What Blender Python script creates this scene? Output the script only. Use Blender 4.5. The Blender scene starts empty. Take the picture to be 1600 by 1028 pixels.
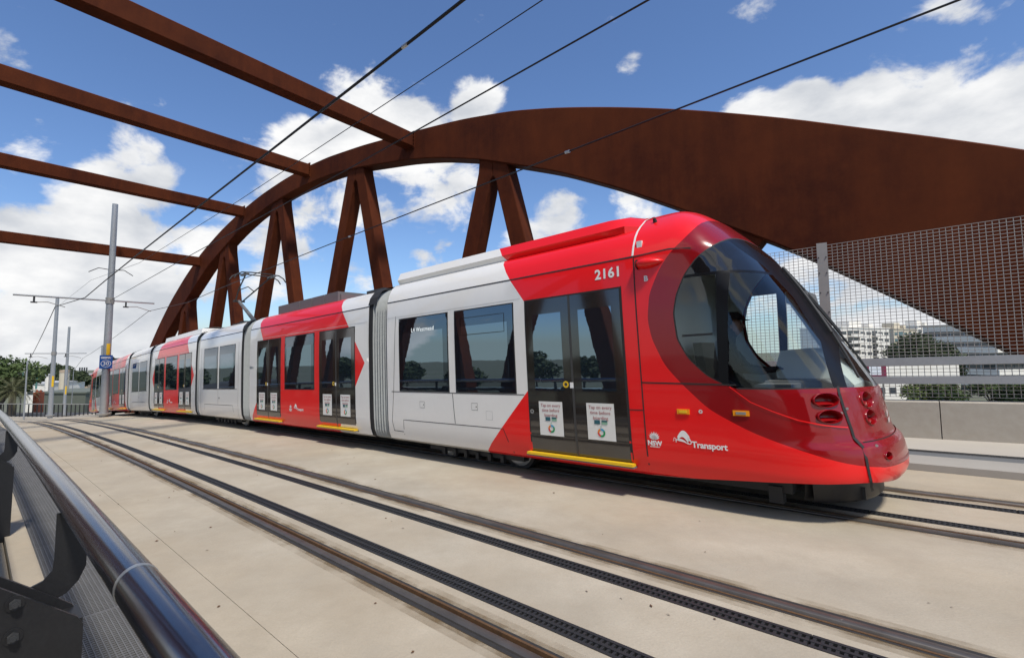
import bpy, bmesh, math, random
import numpy as np
from mathutils import Matrix, Vector
R = math.radians
rnd = random.Random(7)
SC = bpy.context.scene
COL = SC.collection

# ------------------------------------------------------------------ camera
CAM_H = 1.66
cam = bpy.data.cameras.new('camera'); camo = bpy.data.objects.new('camera', cam); COL.objects.link(camo)
camo.location = (0, 0, CAM_H)
camo.rotation_euler = (R(90) + math.atan(0.0761), 0, 0)
cam.sensor_width = 36.0; cam.lens = 750 / 1600 * 36.0
cam.shift_x = 0.05; cam.shift_y = -29.5 / 1600
cam.clip_start = 0.05; cam.clip_end = 6000
SC.camera = camo

# ------------------------------------------------------------------ light
SUN_EL = R(61)
SUN_AZ = Vector((0.36, -0.93, 0)).normalized()        # horizontal direction towards the sun
sun = bpy.data.lights.new('sun', 'SUN'); suno = bpy.data.objects.new('sun', sun); COL.objects.link(suno)
sun.energy = 4.3; sun.angle = R(6.0); sun.color = (1.0, 0.94, 0.83)
to_sun = Vector((SUN_AZ.x * math.cos(SUN_EL), SUN_AZ.y * math.cos(SUN_EL), math.sin(SUN_EL)))
suno.rotation_euler = to_sun.to_track_quat('Z', 'Y').to_euler()
SC.view_settings.view_transform = 'Standard'; SC.view_settings.look = 'None'
SC.view_settings.exposure = 0.0; SC.view_settings.gamma = 1.0

# ------------------------------------------------------------------ world: sky with cumulus
F_, PX_, PY_ = 750.0, 720.0, 541.5 - 750 * 0.0761
_p = math.atan(0.0761); _c, _s = math.cos(_p), math.sin(_p)
def skydir(x, y):
    a = (x - PX_) / F_; b = -(y - PY_) / F_
    return Vector((a, _c - b * _s, _s + b * _c)).normalized()

def build_world():
    w = bpy.data.worlds.new('World'); SC.world = w; w.use_nodes = True
    nt = w.node_tree; N = nt.nodes; L = nt.links; N.clear()
    out = N.new('ShaderNodeOutputWorld'); bg = N.new('ShaderNodeBackground')
    sky = N.new('ShaderNodeTexSky'); sky.sky_type = 'NISHITA'; sky.sun_disc = False
    sky.sun_elevation = SUN_EL; sky.sun_rotation = math.atan2(SUN_AZ.x, SUN_AZ.y)
    sky.air_density = 1.0; sky.dust_density = 0.6; sky.ozone_density = 2.5; sky.altitude = 20
    tc = N.new('ShaderNodeTexCoord')
    nrm = N.new('ShaderNodeVectorMath'); nrm.operation = 'NORMALIZE'; L.new(tc.outputs['Generated'], nrm.inputs[0])
    D = nrm.outputs[0]
    sx = N.new('ShaderNodeSeparateXYZ'); L.new(D, sx.inputs[0]); zc = N.new('ShaderNodeMath'); zc.operation = 'MAXIMUM'; L.new(sx.outputs[2], zc.inputs[0]); zc.inputs[1].default_value = .02
    cx = N.new('ShaderNodeCombineXYZ'); L.new(sx.outputs[0], cx.inputs[0]); L.new(sx.outputs[1], cx.inputs[1]); L.new(zc.outputs[0], cx.inputs[2]); L.new(cx.outputs[0], sky.inputs[0])
    # cloud masses by direction: (pixel-derived direction, angular radius, weight)
    B = [(60, 400, .17, .85), (230, 285, .11, .9), (150, 330, .14, .9), (20, 490, .24, 1.0), (170, 450, .22, 1.05), (300, 420, .15, .85), (60, 240, .09, .55), (0, 590, .35, .9), (140, 580, .25, .9),
         (10, 95, .06, .6), (560, 190, .15, .95), (500, 235, .12, .9), (640, 225, .15, .9), (745, 175, .09, .85), (690, 285, .17, .75),
         (560, 300, .15, .65), (430, 330, .18, .75), (870, 335, .09, .65), (990, 330, .08, .75), (810, 370, .09, .7),
         (650, 405, .05, .65), (420, 440, .12, .7), (560, 450, .10, .65),
         (1175, 195, .09, 1.0), (1260, 195, .11, 1.15), (1350, 190, .12, 1.2), (1440, 190, .12, 1.2), (1530, 190, .12, 1.2), (1600, 180, .12, 1.2), (1690, 205, .12, 1.0),
         (1180, 20, .06, .5), (985, 100, .05, .45), (1085, 85, .035, .42), (1290, 110, .05, .45), (1490, 0, .05, .5),
         (1330, 430, .24, .7), (1250, 470, .2, .65), (1450, 500, .25, .8), (-200, 480, .22, .9), (-420, 470, .2, .8), (-900, 440, .10, .9), (-700, 500, .12, .9), (-1400, 420, .08, .9), (-2600, 380, .10, .95), (-5000, 330, .10, .95), (-2000, 150, .06, .9), (1950, 400, .28, .9)]
    acc = None
    dirs = [(skydir(x, y), r, k) for x, y, r, k in B]
    rr = random.Random(3)
    for i in range(16):                                   # the rest of the sky carries similar clouds
        az = R(60 + i * 15 + rr.uniform(-5, 5)); el = R(rr.uniform(8, 50))
        v = Vector((math.sin(az + R(20)) * math.cos(el), -abs(math.cos(az)) * math.cos(el) - .15, math.sin(el))).normalized()
        dirs.append((v, rr.uniform(.15, .35), rr.uniform(.7, 1.0)))
    for v, r, k in dirs:
        d = N.new('ShaderNodeVectorMath'); d.operation = 'DISTANCE'; L.new(D, d.inputs[0]); d.inputs[1].default_value = v
        m = N.new('ShaderNodeMapRange'); m.interpolation_type = 'SMOOTHSTEP'
        L.new(d.outputs['Value'], m.inputs[0])
        m.inputs[1].default_value = r * 1.15; m.inputs[2].default_value = r * 0.1
        m.inputs[3].default_value = 0; m.inputs[4].default_value = k
        if acc is None: acc = m.outputs[0]
        else:
            mx = N.new('ShaderNodeMath'); mx.operation = 'SMOOTH_MAX'; mx.inputs[2].default_value = 0.18
            L.new(acc, mx.inputs[0]); L.new(m.outputs[0], mx.inputs[1]); acc = mx.outputs[0]
    n1 = N.new('ShaderNodeTexNoise'); n1.inputs['Scale'].default_value = 7.5; n1.inputs['Detail'].default_value = 9; n1.inputs['Roughness'].default_value = .58
    n1.inputs['Distortion'].default_value = .25
    mp = N.new('ShaderNodeMapping'); mp.inputs['Scale'].default_value = (1, 1, 1.6); L.new(D, mp.inputs[0]); L.new(mp.outputs[0], n1.inputs['Vector'])
    sub = N.new('ShaderNodeMath'); sub.operation = 'MULTIPLY_ADD'; L.new(n1.outputs['Fac'], sub.inputs[0]); sub.inputs[1].default_value = 1.9; sub.inputs[2].default_value = -1.35
    add = N.new('ShaderNodeMath'); add.operation = 'ADD'; L.new(acc, add.inputs[0]); L.new(sub.outputs[0], add.inputs[1])
    cov = N.new('ShaderNodeMapRange'); cov.interpolation_type = 'SMOOTHSTEP'
    L.new(add.outputs[0], cov.inputs[0]); cov.inputs[1].default_value = .03; cov.inputs[2].default_value = .33
    # cloud colour: bright tops, greyer thick cores
    n2 = N.new('ShaderNodeTexNoise'); n2.inputs['Scale'].default_value = 5.0; n2.inputs['Detail'].default_value = 6; n2.inputs['Roughness'].default_value = .55
    mp2 = N.new('ShaderNodeMapping'); mp2.inputs['Location'].default_value = (.3, .1, -.07); mp2.inputs['Scale'].default_value = (1, 1, 2.0); L.new(D, mp2.inputs[0]); L.new(mp2.outputs[0], n2.inputs['Vector'])
    cr = N.new('ShaderNodeValToRGB'); L.new(n2.outputs['Fac'], cr.inputs[0])
    cr.color_ramp.elements[0].position = .36; cr.color_ramp.elements[0].color = (.60, .63, .68, 1)
    cr.color_ramp.elements[1].position = .60; cr.color_ramp.elements[1].color = (.97, .97, .97, 1)
    cs = N.new('ShaderNodeMix'); cs.data_type = 'RGBA'; cs.blend_type = 'MULTIPLY'; cs.inputs[0].default_value = 1
    L.new(cr.outputs[0], cs.inputs[6]); cs.inputs[7].default_value = (7.9, 7.9, 7.9, 1)
    # a slightly deeper blue for the clear parts
    tint = N.new('ShaderNodeMix'); tint.data_type = 'RGBA'; tint.blend_type = 'MULTIPLY'; tint.inputs[0].default_value = 1
    L.new(sky.outputs[0], tint.inputs[6]); tint.inputs[7].default_value = (0.84, 0.98, 1.19, 1)
    mix = N.new('ShaderNodeMix'); mix.data_type = 'RGBA'; L.new(cov.outputs[0], mix.inputs[0]); L.new(tint.outputs[2], mix.inputs[6]); L.new(cs.outputs[2], mix.inputs[7])
    L.new(mix.outputs[2], bg.inputs[0]); bg.inputs[1].default_value = 0.13
    L.new(bg.outputs[0], out.inputs[0])
    return sky, tint, bg
build_world()

# ------------------------------------------------------------------ materials
M = {}
def pm(key, col, rough=.5, metal=0.0, noise=None, bump=None, coat=0.0, ior=1.5, spec=.5, emit=None, streak=None):
    m = bpy.data.materials.new(key); m.use_nodes = True
    nt = m.node_tree; N = nt.nodes; L = nt.links; b = N['Principled BSDF']
    b.inputs['Base Color'].default_value = (*col, 1); b.inputs['Roughness'].default_value = rough; b.inputs['Metallic'].default_value = metal
    b.inputs['IOR'].default_value = ior; b.inputs['Specular IOR Level'].default_value = spec
    if coat: b.inputs['Coat Weight'].default_value = coat; b.inputs['Coat Roughness'].default_value = .04
    tc = N.new('ShaderNodeTexCoord')
    if noise:
        last = None
        for i, (sc, amt, c2) in enumerate(noise):
            n = N.new('ShaderNodeTexNoise'); n.inputs['Scale'].default_value = sc; n.inputs['Detail'].default_value = 6; n.inputs['Roughness'].default_value = .6
            mp = N.new('ShaderNodeMapping'); L.new(tc.outputs['Object'], mp.inputs[0]); mp.inputs['Location'].default_value = (i * 3.1, i * 1.7, 0)
            if streak: mp.inputs['Scale'].default_value = streak[i]
            L.new(mp.outputs[0], n.inputs['Vector'])
            r = N.new('ShaderNodeMapRange'); L.new(n.outputs['Fac'], r.inputs[0]); r.inputs[1].default_value = .38; r.inputs[2].default_value = .68; r.inputs[4].default_value = amt
            x = N.new('ShaderNodeMix'); x.data_type = 'RGBA'; L.new(r.outputs[0], x.inputs[0])
            if last is None: x.inputs[6].default_value = (*col, 1)
            else: L.new(last, x.inputs[6])
            x.inputs[7].default_value = (*c2, 1); last = x.outputs[2]
        L.new(last, b.inputs['Base Color'])
    if bump:
        n = N.new('ShaderNodeTexNoise'); n.inputs['Scale'].default_value = bump[0]; n.inputs['Detail'].default_value = 5
        L.new(tc.outputs['Object'], n.inputs['Vector'])
        bp = N.new('ShaderNodeBump'); bp.inputs['Strength'].default_value = bump[1]; bp.inputs['Distance'].default_value = bump[2]
        L.new(n.outputs['Fac'], bp.inputs['Height']); L.new(bp.outputs[0], b.inputs['Normal'])
    if emit: b.inputs['Emission Color'].default_value = (*emit[0], 1); b.inputs['Emission Strength'].default_value = emit[1]
    M[key] = m; return m

def tinted(key, col, rough, ior, tint, wob):
    m = pm(key, col, rough, ior=ior, bump=wob); m.node_tree.nodes['Principled BSDF'].inputs['Specular Tint'].default_value = (*tint, 1); return m
def glass_mat(key, tint, refl_ior=1.5, dirt=0.0):
    m = bpy.data.materials.new(key); m.use_nodes = True
    nt = m.node_tree; N = nt.nodes; L = nt.links; N.clear()
    o = N.new('ShaderNodeOutputMaterial'); t = N.new('ShaderNodeBsdfTransparent'); t.inputs[0].default_value = (*tint, 1)
    g = N.new('ShaderNodeBsdfGlossy'); g.inputs['Roughness'].default_value = .01; g.inputs[0].default_value = (1, 1, 1, 1)
    f = N.new('ShaderNodeFresnel'); f.inputs[0].default_value = refl_ior
    x = N.new('ShaderNodeMixShader'); L.new(f.outputs[0], x.inputs[0]); L.new(t.outputs[0], x.inputs[1]); L.new(g.outputs[0], x.inputs[2]); L.new(x.outputs[0], o.inputs[0])
    M[key] = m; return m

pm('concrete', (.425, .38, .305), .85, noise=[(.30, .8, (.51, .465, .385)), (1.5, .8, (.33, .29, .228)), (9, .45, (.465, .42, .34)), (.13, .5, (.45, .345, .215)), (80, .3, (.29, .26, .21)), (3.5, .65, (.315, .275, .215)), (.6, .35, (.35, .27, .175))], bump=(55, .35, .008), streak=[(1, 1, 1), (1, 1, 1), (1, 1, 1), (1, 1, 1), (1, 1, 1), (.35, .35, 1), (1, 1, 1)])
pm('concrete_grey', (.37, .335, .28), .85, noise=[(.8, .5, (.29, .26, .215)), (9, .3, (.46, .43, .38))], bump=(40, .2, .006), streak=[(.2, .2, 1), (1, 1, 1)])
pm('concrete_pale', (.42, .385, .335), .85, noise=[(1.2, .4, (.36, .33, .285))])
pm('kerb_stone', (.32, .30, .27), .85, noise=[(2, .5, (.25, .23, .2))])
pm('rust', (.074, .0165, .0060), .8, spec=.10, noise=[(.7, .9, (.040, .0088, .0046)), (3, .38, (.115, .028, .0085)), (1.4, .6, (.030, .0072, .0042)), (16, .10, (.12, .036, .012)), (.32, .55, (.118, .029, .0085))], bump=(25, .08, .004), streak=[(1, 1, .7), (1, 1, 1), (2.2, 2.2, .3), (1, 1, 1), (1, 1, 1)])
pm('rail_steel', (.10, .072, .052), .38, .6, noise=[(6, .6, (.055, .04, .032)), (30, .4, (.13, .09, .06))])
pm('rail_rust', (.10, .050, .020), .8, 0, noise=[(9, .6, (.05, .028, .015)), (40, .4, (.17, .09, .035))])
pm('rail_head', (.21, .185, .16), .42, .75, noise=[(5, .5, (.10, .085, .07))])
pm('rubber', (.022, .021, .021), .75, noise=[(20, .4, (.04, .037, .034))])
pm('drain_iron', (.024, .025, .028), .6, .2, noise=[(12, .4, (.045, .042, .04))])
pm('void', (.006, .006, .006), .9)
pm('galv', (.38, .39, .40), .48, .55, noise=[(7, .5, (.30, .31, .32)), (40, .3, (.44, .45, .46))])
pm('galv_dull', (.30, .29, .275), .6, .3, noise=[(4, .4, (.24, .23, .22))])
pm('mesh_wire', (.33, .31, .285), .55, .2)
pm('handrail', (.020, .021, .024), .2, .9, coat=.2, noise=[(3, .5, (.03, .031, .034))])
M['handrail'].node_tree.nodes['Principled BSDF'].inputs['Base Color'].default_value = (.3, .3, .31, 1)
pm('rail_pipe', (.27, .27, .285), .20, 1.0, noise=[(2.5, .5, (.20, .20, .215)), (60, .15, (.33, .33, .34))], bump=(120, .03, .001))
pm('pipe_band', (.62, .61, .58), .35, .9)
pm('black_paint', (.012, .012, .0135), .42, noise=[(8, .4, (.020, .020, .022)), (70, .25, (.03, .03, .03))], bump=(90, .15, .002))
pm('black_gloss', (.014, .015, .018), .16, coat=.4, noise=[(5, .4, (.02, .021, .024))])
pm('grating', (.16, .158, .156), .6, .15, noise=[(3, .5, (.11, .109, .107))])
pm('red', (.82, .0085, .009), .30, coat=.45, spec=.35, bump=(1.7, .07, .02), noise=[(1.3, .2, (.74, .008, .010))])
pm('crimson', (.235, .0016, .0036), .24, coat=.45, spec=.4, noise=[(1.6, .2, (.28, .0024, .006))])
pm('white', (.80, .785, .755), .28, coat=.7, bump=(1.7, .06, .02), noise=[(1.2, .3, (.74, .725, .695)), (14, .12, (.68, .66, .63))])
pm('offwhite', (.60, .59, .575), .35, coat=.3)
pm('seam', (.018, .017, .017), .7)
pm('pillar_black', (.006, .006, .007), .3, spec=.22)
pm('seam_white', (.7, .68, .66), .5)
pm('door_dark', (.022, .019, .017), .08, coat=.5, ior=1.8)
pm('door_frame', (.05, .048, .047), .35)
tinted('tint_glass', (.007, .010, .015), .02, 2.5, (.72, .86, 1.0), (1.6, .05, .02))
tinted('tint_glass_inner', (.012, .018, .026), .01, 3.6, (.74, .88, 1.0), (1.3, .05, .02))
pm('black_glass', (.008, .0085, .010), .05, ior=1.7)
pm('bellows', (.36, .38, .38), .6, noise=[(10, .4, (.28, .295, .295))])
pm('bellows_dark', (.018, .018, .019), .75)
pm('bellows_mid', (.10, .105, .105), .7)
pm('yellow', (.75, .47, .015), .45)
pm('amber', (.85, .30, .01), .2, coat=.5)
pm('steel_light', (.55, .55, .55), .3, .9)
pm('dark_grey', (.035, .036, .038), .55)
pm('mid_grey', (.13, .135, .14), .55)
pm('cab_grey', (.68, .72, .70), .6)
pm('cab_dark', (.02, .021, .023), .6)
pm('print_white', (.80, .79, .77), .45)
pm('paper', (.72, .715, .68), .55)
pm('print_red', (.32, .03, .05), .6)
pm('print_teal', (.02, .10, .13), .6)
pm('print_green', (.25, .45, .32), .6)
pm('ring_green', (.02, .28, .09), .6); pm('ring_blue', (.05, .35, .55), .6); pm('ring_red', (.65, .05, .04), .6); pm('ring_orange', (.75, .22, .03), .6)
pm('led', (.7, .75, .75), .5, emit=((.85, .9, .9), .8))
pm('sign_blue', (.012, .095, .36), .4)
pm('sign_white', (.78, .80, .82), .4)
pm('wire', (.02, .02, .022), .5, .5)
pm('cloth_dark', (.012, .013, .018), .85)
pm('skin', (.35, .19, .13), .55)
pm('ground', (.10, .11, .07), .95, noise=[(.02, .6, (.17, .16, .13)), (.2, .5, (.07, .09, .045)), (2, .3, (.13, .12, .09))])
pm('asphalt', (.055, .055, .058), .9, noise=[(1, .4, (.08, .08, .08))])
pm('leaf', (.065, .10, .028), .7, noise=[(.8, .6, (.11, .15, .042)), (4, .4, (.045, .07, .02))])
pm('leaf_light', (.10, .13, .03), .7, noise=[(.8, .6, (.14, .18, .05))])
pm('leaf_dark', (.040, .058, .022), .75, noise=[(.6, .5, (.062, .082, .032))])
pm('palm', (.085, .092, .036), .6, noise=[(1.5, .6, (.13, .12, .055))])
pm('bark', (.09, .07, .05), .9, noise=[(6, .5, (.05, .04, .03))])
pm('wall_white', (.80, .77, .70), .8, noise=[(.4, .3, (.62, .58, .5))])
pm('wall_cream', (.60, .54, .42), .8, noise=[(.4, .3, (.52, .46, .36))])
pm('wall_tan', (.42, .33, .24), .8)
pm('wall_grey', (.42, .43, .44), .8)
pm('wall_green', (.12, .135, .11), .8, noise=[(.5, .4, (.09, .10, .085))])
pm('brick', (.36, .10, .05), .85, noise=[(6, .5, (.27, .075, .04))])
pm('brick_pale', (.40, .22, .16), .85)
pm('pane', (.05, .06, .07), .08, ior=1.6)
pm('pane_teal', (.07, .13, .15), .08, ior=1.6)
pm('teal', (.06, .33, .33), .5)
pm('bus_blue', (.02, .06, .20), .35, coat=.4)
pm('bus_white', (.65, .68, .72), .35, coat=.4)
pm('plum', (.20, .025, .06), .5)
glass_mat('cab_glass', (.95, .985, .97), 1.55)
glass_mat('screen_glass', (.92, .97, .955), 1.55)

# ------------------------------------------------------------------ helpers
def tag(o, label=None, cat=None, group=None, kind=None):
    if label: o['label'] = label
    if cat: o['category'] = cat
    if group: o['group'] = group
    if kind: o['kind'] = kind
    return o
def empty(name, loc=(0, 0, 0), label=None, cat=None, group=None, kind=None):
    o = bpy.data.objects.new(name, None); o.location = loc; o.empty_display_size = .2; COL.objects.link(o)
    return tag(o, label, cat, group, kind)
def link(name, me, parent=None, mat=None, matrix=None):
    o = bpy.data.objects.new(name, me); COL.objects.link(o)
    if parent: o.parent = parent
    if mat is not None: me.materials.append(M[mat] if isinstance(mat, str) else mat)
    if matrix is not None: o.matrix_local = matrix
    return o

class MB:
    """collects polygons with a material index; build() makes one mesh object"""
    def __init__(s): s.v = []; s.f = []; s.m = []
    def poly(s, pts, m=0):
        i = len(s.v); s.v += [tuple(p) for p in pts]; s.f.append(list(range(i, i + len(pts)))); s.m.append(m); return s
    def grid(s, rows, m=0, close=False):
        i = len(s.v); n = len(rows[0])
        for r in rows: s.v += [tuple(p) for p in r]
        for a in range(len(rows) - 1):
            for b in range(n - 1 if not close else n):
                c = (b + 1) % n
                s.f.append([i + a * n + b, i + a * n + c, i + (a + 1) * n + c, i + (a + 1) * n + b]); s.m.append(m)
        return s
    def box(s, lo, hi, m=0, T=None):
        x0, y0, z0 = lo; x1, y1, z1 = hi
        P = [(x0, y0, z0), (x1, y0, z0), (x1, y1, z0), (x0, y1, z0), (x0, y0, z1), (x1, y0, z1), (x1, y1, z1), (x0, y1, z1)]
        if T: P = [T(p) for p in P]
        i = len(s.v); s.v += [tuple(p) for p in P]
        for f in ((0, 3, 2, 1), (4, 5, 6, 7), (0, 1, 5, 4), (1, 2, 6, 5), (2, 3, 7, 6), (3, 0, 4, 7)): s.f.append([i + k for k in f]); s.m.append(m)
        return s
    def bar(s, a, b, w, h=None, m=0, up=(0, 0, 1)):
        """box section bar from a to b, w wide, h high"""
        a = Vector(a); b = Vector(b); h = h or w; d = (b - a).normalized(); u = Vector(up)
        x = d.cross(u)
        if x.length < 1e-4: x = d.cross(Vector((1, 0, 0)))
        x.normalize(); u = x.cross(d)
        r = [[p + x * (sx * w / 2) + u * (su * h / 2) for sx, su in ((-1, -1), (1, -1), (1, 1), (-1, 1))] for p in (a, b)]
        s.grid(r, m, True); s.poly(r[0][::-1], m); s.poly(r[1], m); return s
    def tube(s, pts, rad, n=8, m=0, caps=True):
        pts = [Vector(p) for p in pts]; rr = rad if isinstance(rad, (list, tuple)) else [rad] * len(pts); rows = []
        ref = None
        for i, p in enumerate(pts):
            d = (pts[min(i + 1, len(pts) - 1)] - pts[max(i - 1, 0)]).normalized()
            if ref is None: ref = d.orthogonal().normalized()
            x = (ref - d * ref.dot(d)).normalized(); y = d.cross(x); ref = x
            rows.append([p + (x * math.cos(2 * math.pi * k / n) + y * math.sin(2 * math.pi * k / n)) * rr[i] for k in range(n)])
        s.grid(rows, m, True)
        if caps: s.poly(rows[0][::-1], m); s.poly(rows[-1], m)
        return s
    def prism(s, pts, d, m=0):
        """flat polygon pts extruded by vector d"""
        d = Vector(d); A = [Vector(p) for p in pts]; Bp = [p + d for p in A]; n = len(A)
        s.poly(A[::-1], m); s.poly(Bp, m)
        for i in range(n): s.poly([A[i], A[(i + 1) % n], Bp[(i + 1) % n], Bp[i]], m)
        return s
    def mesh(s, name, smooth=None, weld=True):
        v, f, mm = s.v, s.f, s.m
        if weld:
            d = {}; nv = []; mp = []
            for p in v:
                k = (round(p[0], 4), round(p[1], 4), round(p[2], 4))
                if k not in d: d[k] = len(nv); nv.append(p)
                mp.append(d[k])
            nf = []; nm = []
            for a, b in zip(f, mm):
                g = []
                for i in a:
                    j = mp[i]
                    if not g or g[-1] != j: g.append(j)
                if len(g) > 1 and g[0] == g[-1]: g.pop()
                if len(set(g)) == len(g) and len(g) > 2: nf.append(g); nm.append(b)
            v, f, mm = nv, nf, nm
        me = bpy.data.meshes.new(name); me.from_pydata(v, [], f)
        me.polygons.foreach_set('material_index', mm)
        if smooth is not None:
            me.shade_smooth(); me.set_sharp_from_angle(angle=R(smooth))
        me.update(); return me
    def build(s, name, mats, parent=None, smooth=None, matrix=None, weld=True, recalc=False):
        me = s.mesh(name, smooth, weld)
        if recalc:
            bm = bmesh.new(); bm.from_mesh(me); bmesh.ops.recalc_face_normals(bm, faces=bm.faces); bm.to_mesh(me); bm.free()
        for k in ([mats] if isinstance(mats, str) else mats): me.materials.append(M[k])
        return link(name, me, parent, None, matrix)

def split(polys, field):
    """cut every polygon along field(p)=0, keep both sides"""
    out = []
    for pl in polys:
        fv = [field(p) for p in pl]
        if min(fv) >= -1e-6 or max(fv) <= 1e-6: out.append(pl); continue
        A = []; Bq = []
        n = len(pl)
        for i in range(n):
            p, q = pl[i], pl[(i + 1) % n]; a, b = fv[i], fv[(i + 1) % n]
            if a >= 0: A.append(p)
            if a <= 0: Bq.append(p)
            if a * b < 0:
                t = a / (a - b); x = tuple(p[k] + (q[k] - p[k]) * t for k in range(3)); A.append(x); Bq.append(x)
        if len(A) > 2: out.append(A)
        if len(Bq) > 2: out.append(Bq)
    return out
def cen(pl):
    n = len(pl); return tuple(sum(p[k] for p in pl) / n for k in range(3))

def text_polys(txt, size, bold=0.0, align='CENTER', space=1.0):
    """list of triangles (x, y) of a line of text"""
    c = bpy.data.curves.new('t', 'FONT'); c.body = txt; c.size = size; c.align_x = align; c.align_y = 'CENTER'; c.offset = bold; c.resolution_u = 3; c.space_character = space; c.space_line = .95
    o = bpy.data.objects.new('t', c); COL.objects.link(o)
    dg = bpy.context.evaluated_depsgraph_get(); e = o.evaluated_get(dg); me = e.to_mesh()
    res = [[tuple(me.vertices[i].co[:2]) for i in p.vertices] for p in me.polygons]
    e.to_mesh_clear(); bpy.data.objects.remove(o); bpy.data.curves.remove(c)
    return res
def lerp(a, b, t): return a + (b - a) * t

# ------------------------------------------------------------------ track alignment (s runs back along the tram)
Q = dict(X=3.53268, Y=5.772249, th=2.3539973, k0=.0013071, k1=-6.67e-05, z0=-1.6442126 + CAM_H, g=.0490075, c=.000154, k2=-.0001812, c3=1.57e-05)
_S = np.arange(-24, 120.01, .05)
_sc = np.clip(_S, -30, 37); _s3 = np.maximum(_sc - 18, 0)
_th = Q['th'] + Q['k0'] * _sc + Q['k1'] * _sc ** 2 / 2 + Q['k2'] * _s3 ** 2 / 2 + np.clip(_S - 37, 0, 8) * .004
_X = np.concatenate([[0], np.cumsum((np.cos(_th[1:]) + np.cos(_th[:-1])) * .025)]); _Y = np.concatenate([[0], np.cumsum((np.sin(_th[1:]) + np.sin(_th[:-1])) * .025)])
_i0 = int(np.argmin(abs(_S))); _X += Q['X'] - _X[_i0]; _Y += Q['Y'] - _Y[_i0]
_se = np.clip(_S, -30, 37)
_Z = Q['z0'] - Q['g'] * _se - Q['c'] * _se ** 2 - Q['c3'] * _se ** 3 - np.maximum(_S - 37, 0) * .105
def trk(s): return Vector((float(np.interp(s, _S, _X)), float(np.interp(s, _S, _Y)), float(np.interp(s, _S, _Z)))), float(np.interp(s, _S, _th))
def D(s, lat, h=0.0):
    p, th = trk(s); return Vector((p.x + math.sin(th) * lat, p.y - math.cos(th) * lat, p.z + h))
def frame(sa, sb):
    """matrix of a straight body between s=sa (front) and s=sb (back); local x = -s, y = away, z = up"""
    A, _ = trk(sa); Bq, _ = trk(sb); f = (A - Bq).normalized(); l = Vector((0, 0, 1)).cross(f).normalized(); u = f.cross(l); o = A + f * sa
    return Matrix(((f.x, l.x, u.x, o.x), (f.y, l.y, u.y, o.y), (f.z, l.z, u.z, o.z), (0, 0, 0, 1)))
def local_frame(s, lat=0, h=0):
    p = D(s, lat, h); A, _ = trk(s - .3); Bq, _ = trk(s + .3); f = (A - Bq).normalized(); l = Vector((0, 0, 1)).cross(f).normalized(); u = f.cross(l)
    return Matrix(((f.x, l.x, u.x, p.x), (f.y, l.y, u.y, p.y), (f.z, l.z, u.z, p.z), (0, 0, 0, 1)))
def sweep(mb, prof, s0, s1, ds=1.0, m=0):
    n = max(1, int(round((s1 - s0) / ds))); mb.grid([[D(s0 + (s1 - s0) * i / n, a, b) for a, b in prof] for i in range(n + 1)], m); return mb
# bridge axes: the beams run along VB, the arches along UB
VB = Vector((.648, .7616, 0)).normalized(); UB = Vector((VB.y, -VB.x, 0))
def W(u, v, z): return Vector((UB.x * u + VB.x * v, UB.y * u + VB.y * v, z))
def zdeck(u): return trk(-(u + 1.05))[0].z

# ------------------------------------------------------------------ deck
DN = -3.679                                   # near track centre
HG = .7165
S0, SE = -16.0, 78.0
RW = .092
rails = [-HG, HG, DN - HG, DN + HG]
drains = [-HG + .31, HG - .31, DN - HG + .33, DN + HG - .33]
DW = .072
deck = empty('bridge_deck', tuple(D(0, 0, 0)), kind='structure')
def under(o): o.parent = deck; o.matrix_parent_inverse = Matrix.Translation(-deck.location); return o
gaps = sorted([(r - RW, r + RW) for r in rails] + [(d - DW, d + DW) for d in drains])
edges = [-5.56]
for a, b in gaps: edges += [a, b]
edges += [2.02]
for i in range(0, len(edges), 2):
    a, b = edges[i], edges[i + 1]
    cuts = [a, b] if b - a < 1.0 or i else [a, -5.26, -5.256, b]
    for k in range(0, len(cuts), 2):
        mb = MB(); sweep(mb, [(cuts[k], -.12), (cuts[k], 0), (cuts[k + 1], 0), (cuts[k + 1], -.12)], S0, SE, .8)
        under(mb.build('concrete_slab', 'concrete', smooth=30))
mb = MB(); sweep(mb, [(-7.2, -.9), (-7.2, -.16), (5.2, -.16), (5.2, -.9), (-7.2, -.9)], S0, SE, 1.6)
under(mb.build('deck_base', 'void'))
# far walkway, raised one kerb
mb = MB(); sweep(mb, [(2.02, -.1), (2.03, .085), (2.06, .10), (2.62, .10)], S0, 40, .8); under(mb.build('kerb', ['kerb_stone'], smooth=40))
mb = MB(); sweep(mb, [(2.62, .10), (2.62, .07), (3.12, .07), (3.12, .10)], S0, 40, .8); under(mb.build('cable_trough_cover', 'mid_grey'))
mb = MB(); sweep(mb, [(3.12, .06), (3.12, .10), (5.0, .10), (5.0, -.3)], S0, 40, .8); under(mb.build('walkway_slab', 'concrete_pale'))
mb = MB(); sweep(mb, [(2.02, .004), (2.5, .004), (5.0, .004), (5.0, -.3)], 40, SE, .8); under(mb.build('verge_slab', 'concrete'))
# near kerb strip under the railing, and dark bed under the walkway grating
mb = MB(); sweep(mb, [(-6.30, -.3), (-6.30, .03), (-6.13, .03), (-6.13, -.12)], S0, 60, .8); under(mb.build('edge_kerb', 'concrete'))
mb = MB(); sweep(mb, [(-6.13, -.10), (-5.56, -.10)], S0, 60, .8); under(mb.build('grating_bed', 'void'))
mb = MB(); sweep(mb, [(-7.9, -.2), (-7.9, -.02), (-6.31, -.02), (-6.31, -.25)], S0, 60, .8); under(mb.build('footway_slab', 'concrete'))

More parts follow.
